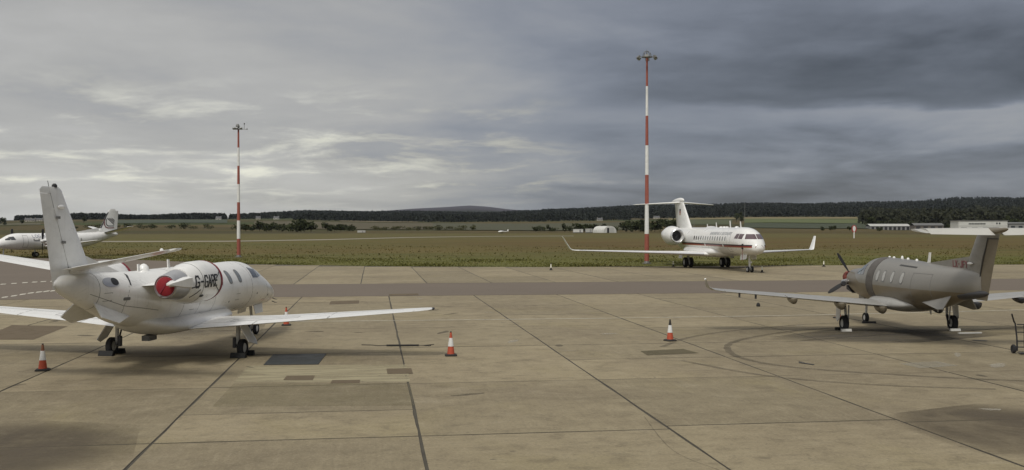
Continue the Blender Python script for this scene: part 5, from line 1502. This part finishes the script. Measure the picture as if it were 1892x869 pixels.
# arched hangar
p = tp(1117, 640)
t = empty('arched_hangar', p, R(28)); tag(t, 'white arched hangar with a dark door far across the airfield', 'hangar')
def arch(w_, h, n=14): return [(math.cos(math.pi * i / n) * w_ / 2, h * math.sin(math.pi * i / n) ** .75) for i in range(n + 1)]
ar = arch(9.5, 4.3)
MB().loft([[(a, y, z) for a, z in ar] for y in (-6.5, 6.5)]).build('shell', BWHITE, t, smooth=30)
for k in range(7):
    y = -6.4 + 12.8 * k / 6
    MB().loft([[(a * q, y + d, z * q) for a, z in ar] for d, q in ((-.06, 1.0), (-.06, 1.012), (.06, 1.012), (.06, 1.0))], (False, False)).build('rib', BROOF, t, smooth=30)
MB().box((-1.6, -6.55, 1.55), (1.6, .12, 3.1)).build('door', BDARK, t, smooth=0)
MB().box((1.2, -6.55, 1.6), (3.0, .10, 3.2)).build('door', mat('door_pale', (.48, .48, .45), .6), t, smooth=0)
def shed(px, r, L, D, h, hr, label, wall, roof, rz=0.0, name='shed', bays=6, wins=True):
    p = tp(px, r); t = empty(name, (p.x, p.y, p.z - .1), rz); tag(t, label, 'building')
    MB().box((0, 0, h / 2), (L, D, h)).build('wall', wall, t, smooth=0)
    e = .6
    MB().loft([[(x, -D / 2 - e, h + .02), (x, 0, h + hr), (x, D / 2 + e, h + .02), (x, 0, h + hr - .25)] for x in (-L / 2 - e, L / 2 + e)]).build('roof', roof, t, smooth=0)
    for i in range(bays):
        x = -L / 2 + L * (i + .5) / bays
        if wins:
            wn = MB().box((x, -D / 2 - .03, h * .52), (L / bays * .52, .08, h * .42)).build('window', WGLASS, t, smooth=0)
        else:
            MB().box((x, -D / 2 - .03, h * .42), (L / bays * .6, .08, h * .8)).build('door', BDARK, t, smooth=0)
    return t
t = shed(1640, 950, 38, 12, 3.6, 2.2, 'long low shed with a pale roof right of the green field', BGREY, BROOF, R(3), bays=9, wins=False)
t = shed(1712, 930, 26, 14, 4.6, 2.2, 'dark roofed shed next to the long pale roofed shed', mat('wall_brownish', (.16, .14, .12), .8), BROOFD, R(-4), bays=4, wins=False)
# white flat-roofed building at right
p = tp(1808, 760)
t = empty('white_building', (p.x, p.y, p.z - .1), R(-3)); tag(t, 'white flat roofed building behind the T tail of the turboprop', 'building')
MB().box((0, 0, 4.2), (36, 16, 8.4)).build('wall', BWHITE, t, smooth=0)
MB().box((0, 0, 8.6), (37, 17, .45)).build('roof', BROOFD, t, smooth=0)
for i in range(6): MB().box((-9.6 + 2.1 * i, -8.05, 6.1), (1.9, .14, .8)).build('window', WGLASS, t, smooth=0)
for x in (10.2, 12.2): MB().box((x, -8.05, 6.4), (1.1, .14, 1.2)).build('window', WGLASS, t, smooth=0)
for x in (-14, -6, 2, 9.5): MB().box((x, -8.05, 1.8), (4.2, .14, 3.6)).build('door', mat('door_grey', (.33, .33, .31), .6), t, smooth=0)
MB().box((0, -8.08, 4.6), (36.05, .1, .2)).build('band', BROOF, t, smooth=0)
shed(1878, 775, 17, 14, 6.2, 1.2, 'grey annexe to the right of the white building', BGREY, BROOFD, R(-3), bays=3)
# white containers near the arched hangar
for px, L, h, lb in ((1068, 6.2, 2.0, 'white box van body left of the arched hangar'), (1088, 4.4, 2.3, 'pale shed close to the left of the arched hangar')):
    p = tp(px, 640); t = empty('storage_container', (p.x, p.y, p.z), R(5)); tag(t, lb, 'container', 'white boxes by the arched hangar')
    MB().box((0, 0, h / 2 + .3), (L, 2.4, h)).build('box_body', BWHITE if px < 1080 else BROOF, t, smooth=0)
    MB().box((0, 0, h + .36), (L + .2, 2.6, .12)).build('roof', BROOF, t, smooth=0)
    MB().box((L * .2, -1.22, h * .5 + .2), (1.1, .06, h * .75)).build('door', BGREY, t, smooth=0)
    MB().box((0, 0, .15), (L * .9, 2.0, .3)).build('skid', BDARK, t, smooth=0)
p = tp(668, 640); t = empty('storage_container', (p.x, p.y, p.z), R(2)); tag(t, 'low pale cabin in the grass in the centre left distance', 'container')
MB().box((0, 0, .8), (5.0, 2.2, 1.3)).build('box_body', BROOF, t, smooth=0); MB().box((0, 0, 1.5), (5.3, 2.4, .12)).build('roof', BWHITE, t, smooth=0); MB().box((.8, -1.12, .7), (.8, .06, 1.0)).build('door', BGREY, t, smooth=0)
# tiny parked light aircraft
p = tp(927, 600); t = empty('light_aircraft', (p.x, p.y, p.z), R(200)); tag(t, 'tiny white light aircraft far out in the middle of the airfield', 'aircraft')
bb = Body([(2.2, 1.1, .05, .05, .05), (1.9, 1.1, .45, .38, .38), (.6, 1.2, .55, .6, .5), (-1.2, 1.25, .35, .35, .35), (-4.2, 1.35, .08, .1, .1)]); bb.mesh(20, 16).build('fuselage', WHITE, t)
Wl = [(0, 1.0, 0, 1.0, 1.5, .12, 0), (4.6, .8, 4.6, 1.4, 1.2, .12, 0)]
for m_ in (1, -1):
    wing_piece(Wl, 0, 4.6, 0, 1, m_).build('wing', WHITE, t, smooth=50); wing_piece([(0, -3.3, 0, 1.4, .9, .1, 0), (1.5, -3.5, 1.5, 1.4, .7, .1, 0)], 0, 1.5, 0, 1, m_).build('tailplane', WHITE, t, smooth=50)
    wheel(t, (-.1, m_ * 1.1, .2), .4, .14)
wing_piece([(1.3, -3.2, 0, 1.3, 1.1, .1, R(90)), (2.5, -3.7, 0, 2.5, .7, .1, R(90))], 1.3, 2.5).build('fin', WHITE, t, smooth=50); wheel(t, (1.6, 0, .2), .4, .14)
# farm houses
def house(px, r, L, D, h, hr, label, rz=0.0, wall=STONE, roof=SLATE):
    p = tp(px, r); t = empty('farm_house', (p.x, p.y, p.z - .2), rz); tag(t, label, 'house', 'farm houses in the distance')
    mb = MB().box((0, 0, h / 2), (L, D, h)); mb.add([(-L / 2, -D / 2, h), (-L / 2, D / 2, h), (-L / 2, 0, h + hr), (L / 2, -D / 2, h), (L / 2, D / 2, h), (L / 2, 0, h + hr)], [(0, 1, 2), (3, 5, 4), (0, 2, 5, 3), (1, 4, 5, 2)])
    mb.build('wall', wall, t, smooth=0)
    rf = MB().loft([[(x, -D / 2 - .5, h - .2), (x, 0, h + hr + .15), (x, D / 2 + .5, h - .2), (x, 0, h + hr - .1)] for x in (-L / 2 - .3, L / 2 + .3)]).build('roof', roof, t, smooth=0)
    for x in (-L / 2 + .6, L / 2 - .6): MB().box((x, 0, h + hr + .5), (.8, .8, 1.4)).build('chimney', wall, rf, smooth=0)
    for x in (-L * .3, L * .3): MB().box((x, -D / 2 - .03, h * .55), (1.2, .1, 1.5)).build('window', WGLASS, t, smooth=0)
    MB().box((0, -D / 2 - .03, 1.1), (1.1, .1, 2.2)).build('door', BDARK, t, smooth=0)
for a in ((52, 1800, 13, 8, 5, 3.5, 'pale farmhouse at the far left below the wood', .2), (62, 1790, 10, 7, 4, 3, 'small pale farm building beside the far left farmhouse', -.2), (72, 1830, 18, 9, 4.5, 3, 'long barn beside the far left farmhouse', .1),
          (404, 2150, 14, 8, 5, 4, 'white house at the right end of the left wood', .1), (477, 2200, 12, 8, 5, 4, 'pale house right of the left mast on the slope', .3), (511, 2200, 15, 8, 5, 4, 'white house on the slope right of the left mast', -.1),
          (1213, 2270, 16, 9, 5, 4, 'pale farmhouse on the slope right of the tall mast', .1), (1108, 2000, 13, 8, 4.5, 3.5, 'small grey farmhouse above the arched hangar', .1), (1000, 2250, 14, 8, 5, 4, 'white house among woods in the middle distance', .2)):
    house(a[0], a[1], a[2] * .8, a[3] * .8, a[4] * .75, a[5] * .75, *a[6:], wall=mat('house_white', (.42, .41, .37), .8) if 'white' in a[6] else STONE)
# thin lattice mast on the field
p = tp(1376, 1500); t = empty('radio_mast', (p.x, p.y, p.z)); tag(t, 'thin dark radio mast on the field above the cockpit of the large jet', 'mast')
for k in range(3):
    a = k * 2.094; MB().tube([(math.cos(a) * .7, math.sin(a) * .7, 0), (math.cos(a) * .25, math.sin(a) * .25, 29)], .10, 5).build('mast_leg', GALV, t)
for k in range(14):
    z = 1 + 2 * k; q = .7 - .45 * z / 29
    MB().tube([(math.cos(.0) * q, 0, z), (math.cos(2.094) * q, math.sin(2.094) * q, z + 1.6)], .05, 4).build('brace', GALV, t)
MB().tube([(0, 0, 28), (0, 0, 33)], .06, 5).build('aerial', GALV, t)

# ------------------------------------------------------------------ trees and bushes one can tell apart
def hedge_label(px, what):
    return what
GT = 'single trees and bushes on the airfield boundary'
specs = []
def row(p0, p1, n, r, h0, h1, w0, w1, m, fmt, name):
    for i in range(n):
        p = p0 + (p1 - p0) * (i + .5) / n + rng.uniform(-.25, .25) * (p1 - p0) / n
        specs.append((p, r * rng.uniform(.97, 1.05), rng.uniform(h0, h1), rng.uniform(w0, w1), m, fmt, name))
row(440, 540, 9, 700, 5, 8, 9, 14, LEAF, 'dark bush in the hedge right of the left mast', 'bush')
row(540, 585, 3, 690, 6.5, 8.5, 12, 16, LEAF, 'tall dark tree in the clump right of the left mast', 'broadleaf_tree')
row(600, 655, 5, 700, 5, 7.5, 8, 12, LEAF, 'dark bush in the clump left of the low pale cabin', 'bush')
row(690, 880, 13, 800, 2.5, 4.5, 8, 13, LEAFOL, 'low bush in the boundary hedge in the middle distance', 'bush')
row(100, 400, 12, 900, 3, 6, 10, 16, LEAF, 'dark bush in the hedge line behind the far left airliner', 'bush')
row(980, 1062, 6, 700, 3, 6, 6, 10, LEAF, 'dark bush left of the arched hangar', 'bush')
row(1062, 1138, 7, 665, 4.5, 7, 7, 9, LEAF, 'dark tree behind the arched hangar', 'broadleaf_tree')
row(1152, 1250, 8, 680, 7, 9.5, 9, 13, LEAF, 'dark tree between the arched hangar and the large jet', 'broadleaf_tree')
row(1515, 1550, 3, 720, 3, 4.2, 4, 5, LEAF, 'small round bush left of the marker board', 'bush')
row(1562, 1572, 1, 720, 3.2, 4, 4, 5, LEAF, 'small round bush just left of the marker board', 'bush')
row(1624, 1630, 1, 740, 3, 3.6, 4, 5, LEAF, 'small round bush in front of the long pale roofed shed', 'bush')
row(1600, 1770, 9, 1000, 7, 13, 9, 13, LEAF, 'dark tree behind the sheds on the right', 'broadleaf_tree')
row(1840, 1990, 7, 840, 8, 14, 9, 13, LEAF, 'dark tree behind the white building at right', 'broadleaf_tree')
row(1358, 1376, 2, 1450, 12, 15, 9, 11, LEAF, 'dark tree on the field above the cockpit of the large jet', 'broadleaf_tree')
row(150, 160, 1, 1500, 9, 11, 9, 11, LEAF, 'round dark tree in the fields right of the left jet fin', 'broadleaf_tree')
row(38, 44, 1, 1450, 6, 7, 7, 8, LEAF, 'round dark tree below the far left farmhouse', 'broadleaf_tree')
row(2, 12, 1, 1300, 4, 5, 6, 7, LEAF, 'small dark bush at the far left edge', 'bush')
row(-60, 12, 5, 1500, 7, 10, 9, 12, LEAF, 'tall dark tree on the far left skyline', 'broadleaf_tree')
cnt = {}
for s in specs: cnt[s[5]] = cnt.get(s[5], 0) + 1
seen = {}
ORD = ['first', 'second', 'third', 'fourth', 'fifth', 'sixth', 'seventh', 'eighth', 'ninth', 'tenth', 'eleventh', 'twelfth', 'thirteenth']
for s in specs:
    lb = s[5]
    if cnt[lb] > 1:
        k = seen.get(lb, 0); seen[lb] = k + 1
        lb = lb + ', ' + ORD[k] + ' from the left'
    tree(s[0], s[1], s[2], s[3], s[4], lb, GT, s[6], n=320 if s[2] > 6 else 200)

# ------------------------------------------------------------------ rough grass along the apron edge
g = np.random.default_rng(5)
def grass(n, x0, x1, d0, d1, hs, seed, m, label):
    g = np.random.default_rng(seed)
    x = g.uniform(x0, x1, n); d = d0 + (d1 - d0) * g.uniform(0, 1, n) ** 1.6
    y = np.array([edge_y(a) for a in x]) + d
    h = hs * g.uniform(.35, 1.0, n) * (0.6 + 0.5 * np.sin(x * .35 + seed) * np.sin(y * .21) + .4)
    wv = h * g.uniform(.35, .8, n); a = g.uniform(0, np.pi, n)
    lx, ly = np.cos(a) * wv, np.sin(a) * wv; tx, ty = g.normal(0, .25, n) * h, g.normal(0, .25, n) * h
    b = np.stack([x, y, np.full(n, -.04)], 1)
    q = np.stack([b + np.stack([-lx, -ly, 0 * x], 1), b + np.stack([lx, ly, 0 * x], 1), b + np.stack([tx + lx * .3, ty + ly * .3, h], 1), b + np.stack([tx - lx * .5, ty - ly * .5, h * .85], 1)], 1).reshape(-1, 3)
    return tag(quad_mesh('grass', q, m), label, 'grass', kind='stuff')
grass(26000, -75, 95, -0.35, 26, .15, 21, GROUND, 'green grass verge along the edge of the concrete')
grass(9000, -110, 150, 20, 120, .20, 22, GROUND, 'long brown grass on the airfield beyond the verge')

# ------------------------------------------------------------------ haze
hm = bpy.data.materials.new('haze_air')
hm.use_nodes = True
hm.node_tree.nodes.clear()
HT = NT(hm.node_tree)
pvn = HT.new('ShaderNodeVolumePrincipled')
pvn.inputs['Color'].default_value = (0.78, 0.86, 1.0, 1)
pvn.inputs['Density'].default_value = 0.000018
pvn.inputs['Anisotropy'].default_value = 0.2
HT.l.new(pvn.outputs[0], HT.new('ShaderNodeOutputMaterial').inputs['Volume'])
hb = MB().box((0, 0, 130), (30000, 30000, 272)).build('haze', hm, None, smooth=0)
tag(hb, 'thin blue haze in the air over the land', kind='stuff')
